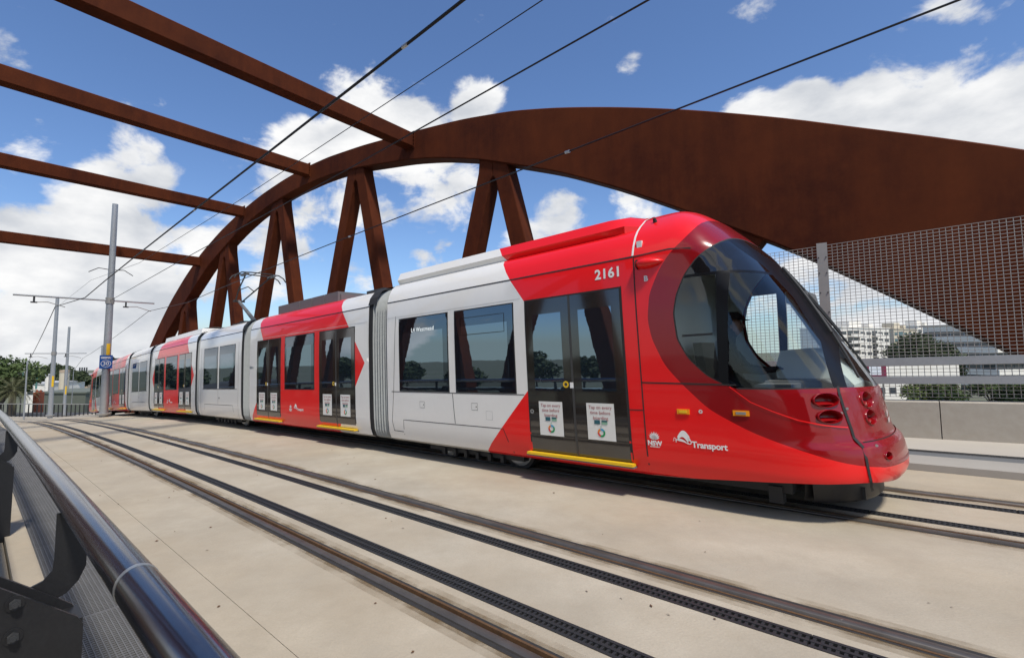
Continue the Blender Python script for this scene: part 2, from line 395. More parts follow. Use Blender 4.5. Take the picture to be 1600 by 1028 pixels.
# rails: rubber boot, grooved steel rail
def rail(lat, inner, label):
    g = inner
    e = empty('tram_rail', tuple(D(0, lat, 0)), label, 'rail', 'grooved rails in the deck')
    def put(prof, name, mat, sm=None):
        mb = MB(); sweep(mb, prof, S0, SE, .6); o = mb.build(name, mat, e, sm); o.matrix_parent_inverse = Matrix.Translation(-e.location)
    L_ = lambda a: lat + g * a * 1.16
    put([(L_(-.079), -.10), (L_(-.079), .004), (L_(-.052), .004), (L_(-.050), -.012)], 'rubber_boot', 'rubber')
    put([(L_(-.050), -.012), (L_(-.044), .008), (L_(-.030), .012), (L_(.004), .012), (L_(.012), .006), (L_(.016), -.03)], 'rail_head', 'rail_head', 50)
    put([(L_(.016), -.03), (L_(.040), -.032)], 'groove', 'rail_rust')
    put([(L_(.040), -.032), (L_(.043), .006), (L_(.058), .006), (L_(.059), -.004)], 'keeper', 'rail_rust')
    put([(L_(.059), -.02), (L_(.060), .003), (L_(.079), .003), (L_(.079), -.10)], 'rubber_boot', 'rubber')
rail(-HG, 1, 'grooved steel rail under the near side of the tram')
rail(HG, -1, 'grooved steel rail under the far side of the tram')
rail(DN - HG, 1, 'rusty grooved rail of the empty track, beside the black handrail walkway')
rail(DN + HG, -1, 'rusty grooved rail of the empty track, on the side of the tram')

# rust and brake dust trodden into the concrete along the rails
def stain_mat(key, col, amt):
    m = bpy.data.materials.new(key); m.use_nodes = True; nt = m.node_tree; N = nt.nodes; L = nt.links; N.clear()
    o = N.new('ShaderNodeOutputMaterial'); t = N.new('ShaderNodeBsdfTransparent'); d = N.new('ShaderNodeBsdfDiffuse'); d.inputs[0].default_value = (*col, 1)
    tc = N.new('ShaderNodeTexCoord'); n = N.new('ShaderNodeTexNoise'); n.inputs['Scale'].default_value = 2.2; n.inputs['Detail'].default_value = 7; n.inputs['Roughness'].default_value = .65; L.new(tc.outputs['Object'], n.inputs['Vector'])
    r = N.new('ShaderNodeMapRange'); L.new(n.outputs['Fac'], r.inputs[0]); r.inputs[1].default_value = .36; r.inputs[2].default_value = .72; r.inputs[4].default_value = amt
    x = N.new('ShaderNodeMixShader'); L.new(r.outputs[0], x.inputs[0]); L.new(t.outputs[0], x.inputs[1]); L.new(d.outputs[0], x.inputs[2]); L.new(x.outputs[0], o.inputs[0]); M[key] = m
stain_mat('stain_near', (.17, .115, .06), .65); stain_mat('stain_wide', (.23, .17, .105), .38)
for r_ in rails:
    for sg in (-1, 1):
        for a, b, k, h in ((RW, RW + .035, 'stain_near', .004), (RW, RW + .09, 'stain_wide', .002)):
            if abs(r_ + sg * (RW + .09)) < .5 and False: continue
            mb = MB(); sweep(mb, [(r_ + sg * a, h), (r_ + sg * b, h)], S0, 45, .8); under(mb.build('rail_stain', k))

# drain covers, one metre each
def drain_cover():
    mb = MB(); L_ = 1.0
    for y in (-DW + .012, 0, DW - .012): mb.box((-L_ / 2 + .004, y - .012, -.03), (L_ / 2 - .004, y + .012, .004))
    k = 28
    for i in range(k):
        x = -L_ / 2 + (i + .5) * L_ / k; mb.box((x - .008, -DW + .02, -.03), (x + .008, DW - .02, .001))
    me = mb.mesh('drain_cover', weld=False); me.materials.append(M['drain_iron']); return me
dme = drain_cover()
for lat, lab in zip(drains, ('beneath the near side of the tram', 'beneath the far side of the tram', 'beside the rusty rail by the walkway', 'beside the rusty rail nearer the tram')):
    e = empty('drain_channel', tuple(D(0, lat, 0)), 'black slotted drain strip between the rails, ' + lab, 'drain', 'slotted drain strips')
    inv = Matrix.Translation(-e.location)
    mb = MB(); sweep(mb, [(lat - DW, -.1), (lat + DW, -.1)], S0, 30, 1); o = mb.build('channel_bed', 'void', e); o.matrix_parent_inverse = inv
    mb = MB(); sweep(mb, [(lat - DW, -.06), (lat - DW, -.003), (lat + DW, -.003), (lat + DW, -.06)], 30, SE, 1); o = mb.build('far_cover', 'drain_iron', e); o.matrix_parent_inverse = inv
    s = -7.5
    while s < 30:
        o = link('drain_cover', dme, e); o.matrix_local = inv @ local_frame(s, lat, 0); s += 1.0

# walkway grating panels
def grating_panel():
    mb = MB(); w = .275; L_ = .995
    for i in range(20): y = -w + (i + .5) * 2 * w / 20; mb.box((-L_ / 2, y - .003, -.03), (L_ / 2, y + .003, 0))
    for i in range(34): x = -L_ / 2 + (i + .5) * L_ / 34; mb.box((x - .005, -w, -.018), (x + .005, w, -.002))
    for x in (-L_ / 2 + .004, L_ / 2 - .004): mb.box((x - .004, -w, -.03), (x + .004, w, .001))
    me = mb.mesh('grating_panel', weld=False); me.materials.append(M['grating']); return me
gme = grating_panel()
ge = empty('walkway_grating', tuple(D(2, -5.84, 0)), 'grey steel grating strip between the black railing and the concrete deck', 'grating')
inv = Matrix.Translation(-ge.location)
for k in range(44):
    o = link('grating_panel', gme, ge); o.matrix_local = inv @ local_frame(-3 + k * 1.0, -5.845, .0)

# ------------------------------------------------------------------ near railing
HL, HZ = -6.29, 1.08
re = empty('walkway_railing', tuple(D(2.3, HL - .25, 0)), 'black steel railing with round metal handrail along the walkway', 'railing')
rinv = Matrix.Translation(-re.location)
def radd(o): o.matrix_parent_inverse = rinv; return o
ss = [-3, -1.2]
segs = [(-3.0, -.256), (-.244, 5.7), (5.712, 11.7), (11.712, 30), (30.012, 50)]
for a, b in segs:
    n = max(2, int((b - a) / .5)); mb = MB(); mb.tube([D(a + (b - a) * i / n, HL, HZ) for i in range(n + 1)], .046, 24); radd(mb.build('handrail_tube', 'rail_pipe', re, 60))
for s in (-.25, 5.706, 11.706):
    mb = MB(); mb.tube([D(s - .006, HL, HZ), D(s + .006, HL, HZ)], .0472, 24); radd(mb.build('joint_band', 'pipe_band', re, 60))
posts = [.80 + 4.45 * k for k in range(-1, 10)]
def Tf(s):
    F = local_frame(s)
    return lambda p: F @ Vector(p)
for s in posts:
    F = Tf(s)
    # L bracket, a cut plate in the plane across the rail
    o_ = [(-.20, .80), (-.12, .795), (-.075, .81), (-.05, .84), (-.046, .88), (-.046, 1.045), (.052, 1.045), (.052, .83), (.03, .78), (-.005, .745), (-.06, .725), (-.20, .715)]
    A = [F((-.006, HL + a, b)) for a, b in o_]; mb = MB(); mb.prism(A, F((.006, HL, 1)) - F((-.006, HL, 1))); radd(mb.build('handrail_bracket', 'black_paint', re, recalc=True))
    # post: two cut plates with a spacer
    for dx in (.17, .03):
        mb = MB(); o2 = [(-.48, -.1), (-.48, .90), (-.23, .90), (.01, .71), (.028, .68), (.028, -.1)]
        A = [F((dx - .008, HL + a, b)) for a, b in o2]; mb.prism(A, F((dx + .008, 0, 0)) - F((dx - .008, 0, 0))); radd(mb.build('post_plate', 'black_paint', re, recalc=True))
        if s < 12 and dx > .1:
            for zz in (.815, .71):
                x0 = dx + .008; c0 = F((x0, HL - .16, zz)); c1 = F((x0 + .005, HL - .16, zz)); c2 = F((x0 + .020, HL - .16, zz)); c3 = F((x0 + .026, HL - .16, zz))
                b1 = MB(); b1.tube([c0, c1], .026, 18); radd(b1.build('washer', 'black_paint', re, 40))
                b2 = MB(); b2.tube([c1, c2], .0165, 6); b2.tube([c2, c3], .009, 10); radd(b2.build('bolt', 'dark_grey', re))
    mb = MB(); mb.box((.03, HL - .03, .3), (.17, HL + .027, .70), T=F); radd(mb.build('post_flange', 'black_paint', re))
# wide flat top rail and a lower rail, running on the footway side of the posts
for z0, z1, a, b in ((.78, .86, -.60, -.205), (.30, .40, -.42, -.30)):
    for k in range(len(posts) - 1):
        s0, s1 = posts[k] + .01, posts[k + 1] - .19; mb = MB(); rows = []; b = (-.42 if z0 > .5 else -.36) if k == 0 else (-.205 if z0 > .5 else -.30)
        for i in range(5):
            s = s0 + (s1 - s0) * i / 4; rows.append([D(s, HL + y, z) for y, z in ((a, z0), (a, z1), (b - .01, z1), (b, z1 - .01), (b, z0))])
        mb.grid(rows, 0, True); mb.poly(rows[0][::-1]); mb.poly(rows[-1]); radd(mb.build('box_rail', 'black_gloss', re))

# ------------------------------------------------------------------ arch bridge
br = empty('steel_arch_bridge', tuple(W(-18, 12, zdeck(-18))), 'rust-brown weathering steel arch bridge with inverted-V struts and cross beams', 'bridge')
binv = Matrix.Translation(-br.location)
def badd(o): o.matrix_parent_inverse = binv; return o
TU = [(-44.5, -4.2), (-43, -2.7), (-41.2, -.7), (-39.1, 1.55), (-37.1, 3.3), (-35.2, 4.75), (-33.0, 6.1), (-30.6, 7.35), (-28.0, 8.3), (-25.6, 8.98), (-23.4, 9.43), (-21.4, 9.70), (-19.5, 9.86), (-17.6, 9.88), (-15.2, 9.74), (-12.4, 9.46), (-9.95, 9.17), (-7.92, 8.8), (-6.43, 8.4), (-5.27, 8.03), (-4.2, 7.66), (-2.98, 7.2), (-1.91, 6.75), (-.97, 6.34), (-.07, 5.9), (.89, 5.45), (2.3, 4.75), (4.0, 3.7), (5.6, 2.5), (7.2, 1.0), (8.6, -.6)]
LU = [(-41.5, -4.2), (-40.2, -2.4), (-38.6, -.4), (-37.2, 1.2), (-36.0, 2.45), (-33.4, 4.15), (-31.8, 5.1), (-29.7, 6.35), (-27.9, 7.1), (-26.0, 7.82), (-24.2, 8.35), (-22.2, 8.75), (-20.4, 8.95), (-18.4, 9.04), (-17.0, 9.02), (-15.6, 8.9), (-12.6, 8.47), (-11.1, 8.16), (-9.3, 7.64), (-7.6, 7.0), (-6.45, 6.55), (-4.8, 5.75), (-3.2, 4.85), (-2.0, 4.15), (-1.4, 3.8), (-.7, 3.34), (.06, 2.8), (.76, 2.3), (1.9, 1.45), (3.2, .4), (4.4, -.6), (5.2, -1.2)]
def smooth_curve(P):
    u = np.array([p[0] for p in P]); z = np.array([p[1] for p in P])
    uu = np.linspace(u[0], u[-1], 400); zz = np.interp(uu, u, z)
    k = np.hanning(15); k /= k.sum(); zp = np.concatenate([2 * zz[0] - zz[7:0:-1], zz, 2 * zz[-1] - zz[-2:-9:-1]])
    return uu, np.convolve(zp, k, 'valid')
tu, tz = smooth_curve(TU); lu, lz = smooth_curve(LU)
def arch_rib(v0, v1):
    mb = MB(); n = 150; rows = []
    # pair the two curves by fraction of their length
    def par(u, z):
        d = np.concatenate([[0], np.cumsum(np.hypot(np.diff(u), np.diff(z)))]); t = np.linspace(0, d[-1], n + 1); return np.interp(t, d, u), np.interp(t, d, z)
    a, b = par(tu, tz); c, d = par(lu, lz); e = .035
    for i in range(n + 1):
        T0 = np.array([a[i], b[i]]); T1 = np.array([c[i], d[i]]); k = (T1 - T0) / np.linalg.norm(T1 - T0) * e; sg = 1 if v1 > v0 else -1
        q = [(T0, v0 + sg * e), (T0 + k, v0), (T1 - k, v0), (T1, v0 + sg * e), (T1, v1 - sg * e), (T1 - k, v1), (T0 + k, v1), (T0, v1 - sg * e)]
        rows.append([W(p[0], v, p[1]) for p, v in q])
    mb.grid(rows, 0, True); return badd(mb.build('arch_rib', 'rust', br, 30, recalc=True))
VF0, VF1 = 11.7, 12.35
VN0, VN1 = -1.45, -2.1
arch_rib(VF0, VF1); arch_rib(VN0, VN1)
def lowz(u): return float(np.interp(u, lu, lz))
def strut_pair(uc, spread, vb0, vb1, bottom_drop):
    """inverted V cut from plate: two legs joined at the top by a rounded saddle"""
    zt = lowz(uc) + .12; zb = zdeck(uc) - .4; hgt = zt - zb
    for sg in (-1, 1):
        mb = MB(); wt, wb = .30, .36
        ub = uc + sg * spread * hgt / 5.0
        # leg polygon in (u,z); inner edge starts under the saddle
        it = uc + sg * .06
        outer_top = uc + sg * .52
        P = [(uc, zt), (outer_top, lowz(outer_top) + .1), (uc + sg * .56, zt - .35), (ub + sg * .30, zb), (ub - sg * .30, zb), (uc + sg * (.12 + .06), zt - 1.05), (uc + sg * .12, zt - .72), (uc, zt - .58)]
        A = [W(u, vb0, z) for u, z in P]
        mb.prism(A, W(0, vb1 - vb0, 0)); o = mb.build('diagonal_strut', 'rust', br, recalc=True); badd(o)
        bv = o.modifiers.new('bevel', 'BEVEL'); bv.width = .035; bv.segments = 2; bv.limit_method = 'ANGLE'
nodes_u = [-8.72, -15.68, -21.9, -27.6, -33.0]
for uc in nodes_u:
    for a, b in ((VF0 + .07, VF1 - .07), (VN0 - .07, VN1 + .07)): strut_pair(uc, 1.42, a, b, 0)
# last strut beside the springing, leaning back behind the cab
for a, b in ((VF0 + .07, VF1 - .07), (VN0 - .07, VN1 + .07)):
    mb = MB(); P = [(-2.6, lowz(-2.6) + .15), (-1.55, lowz(-1.55) + .12), (-1.75, 3.75), (-2.35, 3.2), (-3.6, zdeck(-3.6) - .4), (-4.4, zdeck(-4.4) - .4), (-2.9, 3.6)]
    mb.prism([W(u, a, z) for u, z in P], W(0, b - a, 0)); badd(mb.build('diagonal_strut', 'rust', br, recalc=True))
# cross beams with bolted end plates
for uc, zc in ((-12.4, 9.10), (-19.14, 9.64), (-25.35, 8.86), (-30.85, 6.80)):
    mb = MB(); hw, hh = .21, .265
    c0, c1 = W(uc, VF0 + .02, zc), W(uc, VN0 - .02, zc)
    r = [[p + UB * a + Vector((0, 0, b)) for a, b in ((-hw, -hh + .03), (-hw + .03, -hh), (hw - .03, -hh), (hw, -hh + .03), (hw, hh - .03), (hw - .03, hh), (-hw + .03, hh), (-hw, hh - .03))] for p in (c0, c1)]
    mb.grid(r, 0, True); cb = badd(mb.build('cross_beam', 'rust', br, recalc=True))
    for vv in (VF0 - .012, VN0 - .012):
        mb = MB(); mb.box((-hw - .05, vv - .012, -hh - .05), (hw + .05, vv + .012, hh + .05), T=lambda p: W(uc + p[0], p[1], zc + p[2]))
        for k in range(5):
            for sx in (-1, 1): mb.box((sx * (hw + .025) - .02, vv - .04, -hh + k * .12 - .0), (sx * (hw + .025) + .02, vv, -hh + k * .12 + .035), T=lambda p: W(uc + p[0], p[1], zc + p[2]))
        badd(mb.build('end_plate', 'rust', br))
for a, b in ((VF0 + .05, VF1 - .05), (VN0 - .05, VN1 + .05)):
    mb = MB(); rows = []
    for i in range(41):
        u = -44 + 52 * i / 40; z = zdeck(u); rows.append([W(u, a, z + .25), W(u, a, z - 1.0), W(u, b, z - 1.0), W(u, b, z + .25)])
    mb.grid(rows, 0, True); badd(mb.build('tie_girder', 'rust', br, recalc=True))

# ------------------------------------------------------------------ far parapet and mesh fence
VP = 10.9
pw = empty('parapet_wall', tuple(W(0, VP, zdeck(0))), 'low beige concrete parapet wall under the mesh fence beyond the tram nose', 'wall')
pinv = Matrix.Translation(-pw.location)
u = -16.0
while u < 11:
    mb = MB(); q = [W(u + .006, VP + .0, zdeck(u) - .2), W(u + 2.394, VP, zdeck(u + 2.4) - .2)]
    prof = [(0, -.2), (0, .66), (.02, .68), (.23, .68), (.25, .66), (.25, -.2)]
    mb.grid([[W(uu, VP + a, zdeck(uu) + b) for a, b in prof] for uu in (u + .006, u + 2.394)], 0)
    for uu, rv in ((u + .006, 1), (u + 2.394, 0)):
        pl = [W(uu, VP + a, zdeck(uu) + b) for a, b in prof]; mb.poly(pl if rv else pl[::-1])
    o = mb.build('parapet_block', 'concrete_grey', pw, 40, recalc=True); o.matrix_parent_inverse = pinv; u += 2.4
mf = empty('mesh_fence', tuple(W(0, VP + .1, zdeck(0) + .68)), 'tall grey wire mesh safety fence with bolted flat posts and two rails', 'fence')
minv = Matrix.Translation(-mf.location)
def madd(o): o.matrix_parent_inverse = minv; return o
pp = [-0.595 + 3.1 * k for k in range(-5, 5)]
bolt = MB().tube([(0, 0, 0), (0, -.014, 0)], .011, 6).mesh('bolt'); bolt.materials.append(M['dark_grey'])
FT = 3.50
vm = VP + .13
slope = (zdeck(2) - zdeck(-2)) / 4
mw = MB(); hgt0, hgt1 = .74, FT - .02; wpan = 3.1
nv_, nh_ = 42, 48
for i in range(nv_ + 1):
    x = wpan * i / nv_; mw.box((x - .0038, -.004, hgt0 + slope * x), (x + .0038, .004, hgt1 + slope * x))
for j in range(nh_ + 1):
    z = hgt0 + (hgt1 - hgt0) * j / nh_; mw.box((0, -.0085, z - .0038), (wpan, -.0005, z + .0038), T=lambda p: (p[0], p[1], p[2] + slope * p[0]))
mwm = mw.mesh('mesh_panel', weld=False); mwm.materials.append(M['mesh_wire'])
RB = Matrix(((UB.x, VB.x, 0, 0), (UB.y, VB.y, 0, 0), (0, 0, 1, 0), (0, 0, 0, 1)))
for k, u in enumerate(pp):
    z = zdeck(u); F = lambda p, u=u, z=z: W(u + p[0], vm + p[1], z + p[2])
    mb = MB(); mb.box((-.078, -.045, .5), (.078, -.035, FT + .03), T=F); mb.box((-.012, -.035, .5), (.012, .06, FT), T=F)
    po = madd(mb.build('fence_post', 'galv_dull', mf))
    if u > -1.5:
        zz = .95
        while zz < FT:
            for sx in (-.055, .055):
                o = link('bolt', bolt, po); o.matrix_basis = Matrix.Translation(F((sx, -.046, zz))) @ RB
            zz += .29 if int(zz * 10) % 2 else .36
    if k < len(pp) - 1:
        o = link('mesh_panel', mwm, mf); o.matrix_parent_inverse = minv; o.matrix_basis = Matrix.Translation(W(u, vm - .02, z)) @ RB; o['kind'] = 'stuff'
for zc, hh in ((1.325, .065), (1.015, .06)):
    mb = MB(); rows = []
    for i in range(29):
        u = -15.5 + 28 * i / 28; rows.append([W(u, vm - a, zdeck(u) + zc + b) for a, b in ((.055, -hh), (.13, -hh), (.13, hh), (.055, hh))])
    mb.grid(rows, 0, True); madd(mb.build('fence_rail', 'galv', mf, recalc=True))

# ------------------------------------------------------------------ tram
tram = empty('tram', tuple(D(2, 0, 0)), 'long red and white articulated tram with black windows and pantograph', 'tram')
tinv = Matrix.Translation(-tram.location)
PB = [(1.17, .255), (1.26, .30), (1.305, .42), (1.322, .62), (1.325, .85), (1.325, 1.14), (1.325, 1.7), (1.322, 2.1), (1.312, 2.4), (1.295, 2.715)]
HI = [(1.288, 2.73), (1.255, 2.85), (1.18, 2.99), (1.09, 3.06), (1.0, 3.085), (1.05, 3.165), (.975, 3.305), (.92, 3.32), (.85, 3.23), (0, 3.26)]
LOW = [(1.288, 2.73), (1.25, 2.85), (1.15, 2.97), (1.05, 3.03), (1.0, 3.05), (.95, 3.06), (.85, 3.08), (.7, 3.095), (.5, 3.105), (0, 3.12)]
JN = [(1.288, 2.73), (1.24, 2.85), (1.17, 2.97), (1.10, 3.05), (1.05, 3.09), (1.0, 3.13), (.85, 3.23), (.74, 3.275), (.62, 3.32), (0, 3.41)]
_pz = [p[1] for p in PB] + [p[1] for p in LOW[:3]]; _py = [p[0] for p in PB] + [p[0] for p in LOW[:3]]
def yp(z): return float(np.interp(z, _pz, _py))
# cab nose surface
NS1 = .76
ZT = [.26, .30, .40, .51, .64, .69, .745, .80, .94, 1.17, 1.44, 1.79, 2.25, 2.73, 2.97, 3.16, 3.30, 3.41]
STP = [-1.17, -1.235, -1.31, -1.32, -1.30, -1.285, -1.23, -1.215, -1.195, -1.154, -1.016, -.833, -.585, -.30, -.10, .08, .26, .50]
WZ = [.255, .30, .42, .62, .85, 1.7, 2.1, 2.4, 2.715, 2.85, 2.97, 3.05, 3.13, 3.23, 3.32, 3.41]
WW = [1.17, 1.26, 1.305, 1.322, 1.325, 1.325, 1.322, 1.312, 1.293, 1.24, 1.17, 1.10, 1.0, .85, .62, .12]
def stip(z): return float(np.interp(z, ZT, STP))
def nW(z): return float(np.interp(z, WZ, WW))
NEXP = 7.5
def ny(s, z):
    L_ = NS1 - stip(z); t = min(1.0, max(0.0, (NS1 - s) / L_)); return nW(z) * math.sqrt(max(0.0, 1 - t ** NEXP))
def side_y(s, z):
    return ny(s, z) if s < NS1 else yp(z)

def surf(s, z, off, sgn, yf=None):
    return (-s, sgn * ((yf or side_y)(s, z) + off), z)
def patch(mb, s0, s1, z0, z1, off, sgn=-1, nz=6, ns=1, m=0, thick=.0):
    rows = []
    for j in range(nz + 1):
        z = z0 + (z1 - z0) * j / nz; rows.append([surf(lerp(s1, s0, i / ns), z, off, sgn) for i in range(ns + 1)])
    if sgn > 0: rows = [r[::-1] for r in rows]
    mb.grid(rows, m)
    # returns to the body so the pane reads as a set piece
    for rr in (rows[0], rows[-1]):
        b = [(p[0], p[1] - sgn * (off + .004), p[2]) for p in rr]; mb.grid([rr, b], m)
    for k in (0, -1):
        e = [r[k] for r in rows]; b = [(p[0], p[1] - sgn * (off + .004), p[2]) for p in e]; mb.grid([e, b], m)
    return mb
def seam_line(mb, pts, w, off=.0025, sgn=-1, m=0, step=.12):
    P = []
    for (a, b), (c, d) in zip(pts[:-1], pts[1:]):
        n = max(1, int(math.hypot(c - a, d - b) / step))
        for i in range(n): P.append((lerp(a, c, i / n), lerp(b, d, i / n)))
    P.append(pts[-1]); rows = []
    for i, (a, b) in enumerate(P):
        c = P[min(i + 1, len(P) - 1)]; d = P[max(i - 1, 0)]; t = Vector((c[0] - d[0], c[1] - d[1]))
        t.normalize(); n = Vector((-t.y, t.x)) * w / 2
        rows.append([surf(a + n.x, b + n.y, off, sgn), surf(a - n.x, b - n.y, off, sgn)])
    mb.grid(rows, m); return mb
def flat2d(mb, polys, sc, zc, off, sgn=-1, m=0):
    for pl in polys:
        mb.poly([surf(sc - a * (-sgn) if sgn < 0 else sc + a, zc + b, off, sgn) for a, b in pl], m)
    return mb

def body_polys(sa, sb, prof_fn, ns):
    rows = []
    for i in range(ns + 1):
        s = sa + (sb - sa) * i / ns; up_ = prof_fn(s)
        near = [(-s, -y, z) for y, z in PB + up_]; far = [(-s, y, z) for y, z in (PB + up_)[::-1]][1:]
        rows.append(near + far)
    polys = []
    for a, b in zip(rows[:-1], rows[1:]):
        for k in range(len(a) - 1): polys.append([a[k], a[k + 1], b[k + 1], b[k]])
    return polys, rows
def module(name, sa, sb, up_fn, red, mats=('white', 'red'), ns=14, label=None):
    Mx = frame(sa, sb)
    polys, rows = body_polys(sa, sb, up_fn, ns)
    for f in red['cuts']: polys = split(polys, f)
    mb = MB()
    for pl in polys:
        c = cen(pl); mb.poly(pl, 1 if red['test'](-c[0], c[2]) else 0)
    mb.poly([p for p in rows[0]][::-1], 2); mb.poly(rows[-1], 2)
    mb.grid([[(-sa, -1.16, .26), (-sb, -1.16, .26)], [(-sa, 1.16, .26), (-sb, 1.16, .26)]], 2)
    o = mb.build(name, [mats[0], mats[1], 'cab_dark'], tram, 28, recalc=False)
    o.matrix_parent_inverse = tinv; o.matrix_basis = Mx
    if label: o['label'] = label
    return o
def chev(ap, za, ku, kl):
    """boundary s(z) = ap + slope*|z-za|"""
    up = lambda p: (-p[0]) - (ap + ku * (p[2] - za)); lo = lambda p: (-p[0]) - (ap - kl * (p[2] - za)); mid = lambda p: p[2] - za
    return [mid, up, lo], (lambda s, z: s - (ap + (ku * (z - za) if z > za else kl * (za - z))))
NORED = dict(cuts=[], test=lambda s, z: False)

def pane(mod, s0, s1, z0, z1, sgn=-1, name='window', mat='tint_glass', inner=True, fr=.018, rim=.10):
    mb = MB(); patch(mb, s0 - fr, s1 + fr, z0 - fr, z1 + fr, .003, sgn); f = mb.build('window_frame', 'seam', mod)
    mb = MB(); patch(mb, s0, s1, z0, z1, .007, sgn); o = mb.build(name, mat, mod, 40)
    if inner:
        mb = MB(); patch(mb, s0 + rim, s1 - rim, z0 + rim * 1.4, z1 - rim * 2.4, .0085, sgn); mb.build('window_pane', 'tint_glass_inner', mod, 40)
    return o
# notice sheets on the doors, one shared drawing
TXT = [text_polys(t, .056, .0) for t in ('Tap on every', 'time before', 'boarding')]
def rect(x0, x1, y0, y1): return [[(x0, y0), (x1, y0), (x1, y1), (x0, y1)]]
def ring(r0, r1, a0, a1, n=8): return [[(r0 * math.cos(lerp(a0, a1, i / n)), r0 * math.sin(lerp(a0, a1, i / n))), (r1 * math.cos(lerp(a0, a1, i / n)), r1 * math.sin(lerp(a0, a1, i / n))),
                                         (r1 * math.cos(lerp(a0, a1, (i + 1) / n)), r1 * math.sin(lerp(a0, a1, (i + 1) / n))), (r0 * math.cos(lerp(a0, a1, (i + 1) / n)), r0 * math.sin(lerp(a0, a1, (i + 1) / n)))] for i in range(n)]
def sh(polys, dx, dy): return [[(a + dx, b + dy) for a, b in p] for p in polys]
def notice(mod, sc, zc, sgn=-1, off=.012):
    mb = MB(); w, h = .18, .215
    flat2d(mb, rect(-w, w, -h, h), sc, zc, off, sgn, 0)
    for k, t in enumerate(TXT): flat2d(mb, sh(t, 0, .165 - k * .062), sc, zc, off + .002, sgn, 1)
    flat2d(mb, rect(-.085, -.01, -.03, .018), sc, zc, off + .002, sgn, 2); flat2d(mb, rect(.01, .085, -.03, .018), sc, zc, off + .002, sgn, 3)
    flat2d(mb, rect(.012, .083, .0, .016), sc, zc, off + .004, sgn, 2)
    flat2d(mb, ring(0, .008, 0, 6.283), sc, zc - .055, off + .002, sgn, 3)
    for a, mm in ((0, 5), (1, 6), (2, 7), (3, 4), (4, 4)): flat2d(mb, sh(ring(.027, .05, a * 1.2566 + .6, a * 1.2566 + 1.8566, 4), 0, -.128), sc, zc, off + .002, sgn, (5, 7, 6, 4, 4)[a])
    return mb.build('notice', ['paper', 'print_red', 'print_teal', 'print_green', 'ring_green', 'ring_blue', 'ring_red', 'ring_orange'], mod)
def door(mod, s0, s1, z0=.385, z1=2.37, sgn=-1, notices=True, fine=False):
    mb = MB(); patch(mb, s0 - .02, s1 + .02, z0 - .01, z1 + .02, .002, sgn, 14); mb.build('door_frame', 'seam', mod, 40)
    mid = (s0 + s1) / 2
    for a, b in ((s0, mid - .016), (mid + .016, s1)):
        mb = MB(); patch(mb, a, b, z0, z1, .006, sgn, 14); d = mb.build('door_leaf', 'door_dark', mod, 40)
        mb = MB(); patch(mb, a + .11, b - .11, 1.18, 2.18, .0085, sgn, 6); mb.build('door_window', 'tint_glass_inner', mod, 40)
        if notices: notice(mod, (a + b) / 2 + .0, .825, sgn)
    mb = MB(); patch(mb, mid - .014, mid + .014, z0, z1, .010, sgn, 14); mb.build('door_seal', 'door_frame', mod, 40)
    # yellow sill
    mb = MB(); y = lambda z: sgn * (yp(z) + .06)
    mb.box((-s1 - .05, min(sgn * 1.24, sgn * 1.375), .352), (-s0 + .04, max(sgn * 1.24, sgn * 1.365), .382)); st = mb.build('door_sill', 'yellow', mod)
    mb = MB(); mb.box((-s1 - .06, min(sgn * 1.24, sgn * 1.37), .336), (-s0 + .05, max(sgn * 1.24, sgn * 1.36), .351)); mb.build('sill_edge', 'mid_grey', mod)
    # opening button
    a = mid + (.10 if sgn < 0 else -.10)
    mb = MB(); flat2d(mb, ring(.022, .042, 0, 6.283, 16), a, 1.26, .011, sgn, 0); flat2d(mb, ring(0, .022, 0, 6.283, 14), a, 1.26, .011, sgn, 1); mb.build('door_button', ['yellow', 'dark_grey'], mod)
    mb = MB(); flat2d(mb, rect(.06, .11, -.035, .035), a, 1.25, .011, sgn, 0); mb.build('button_label', 'print_white', mod)

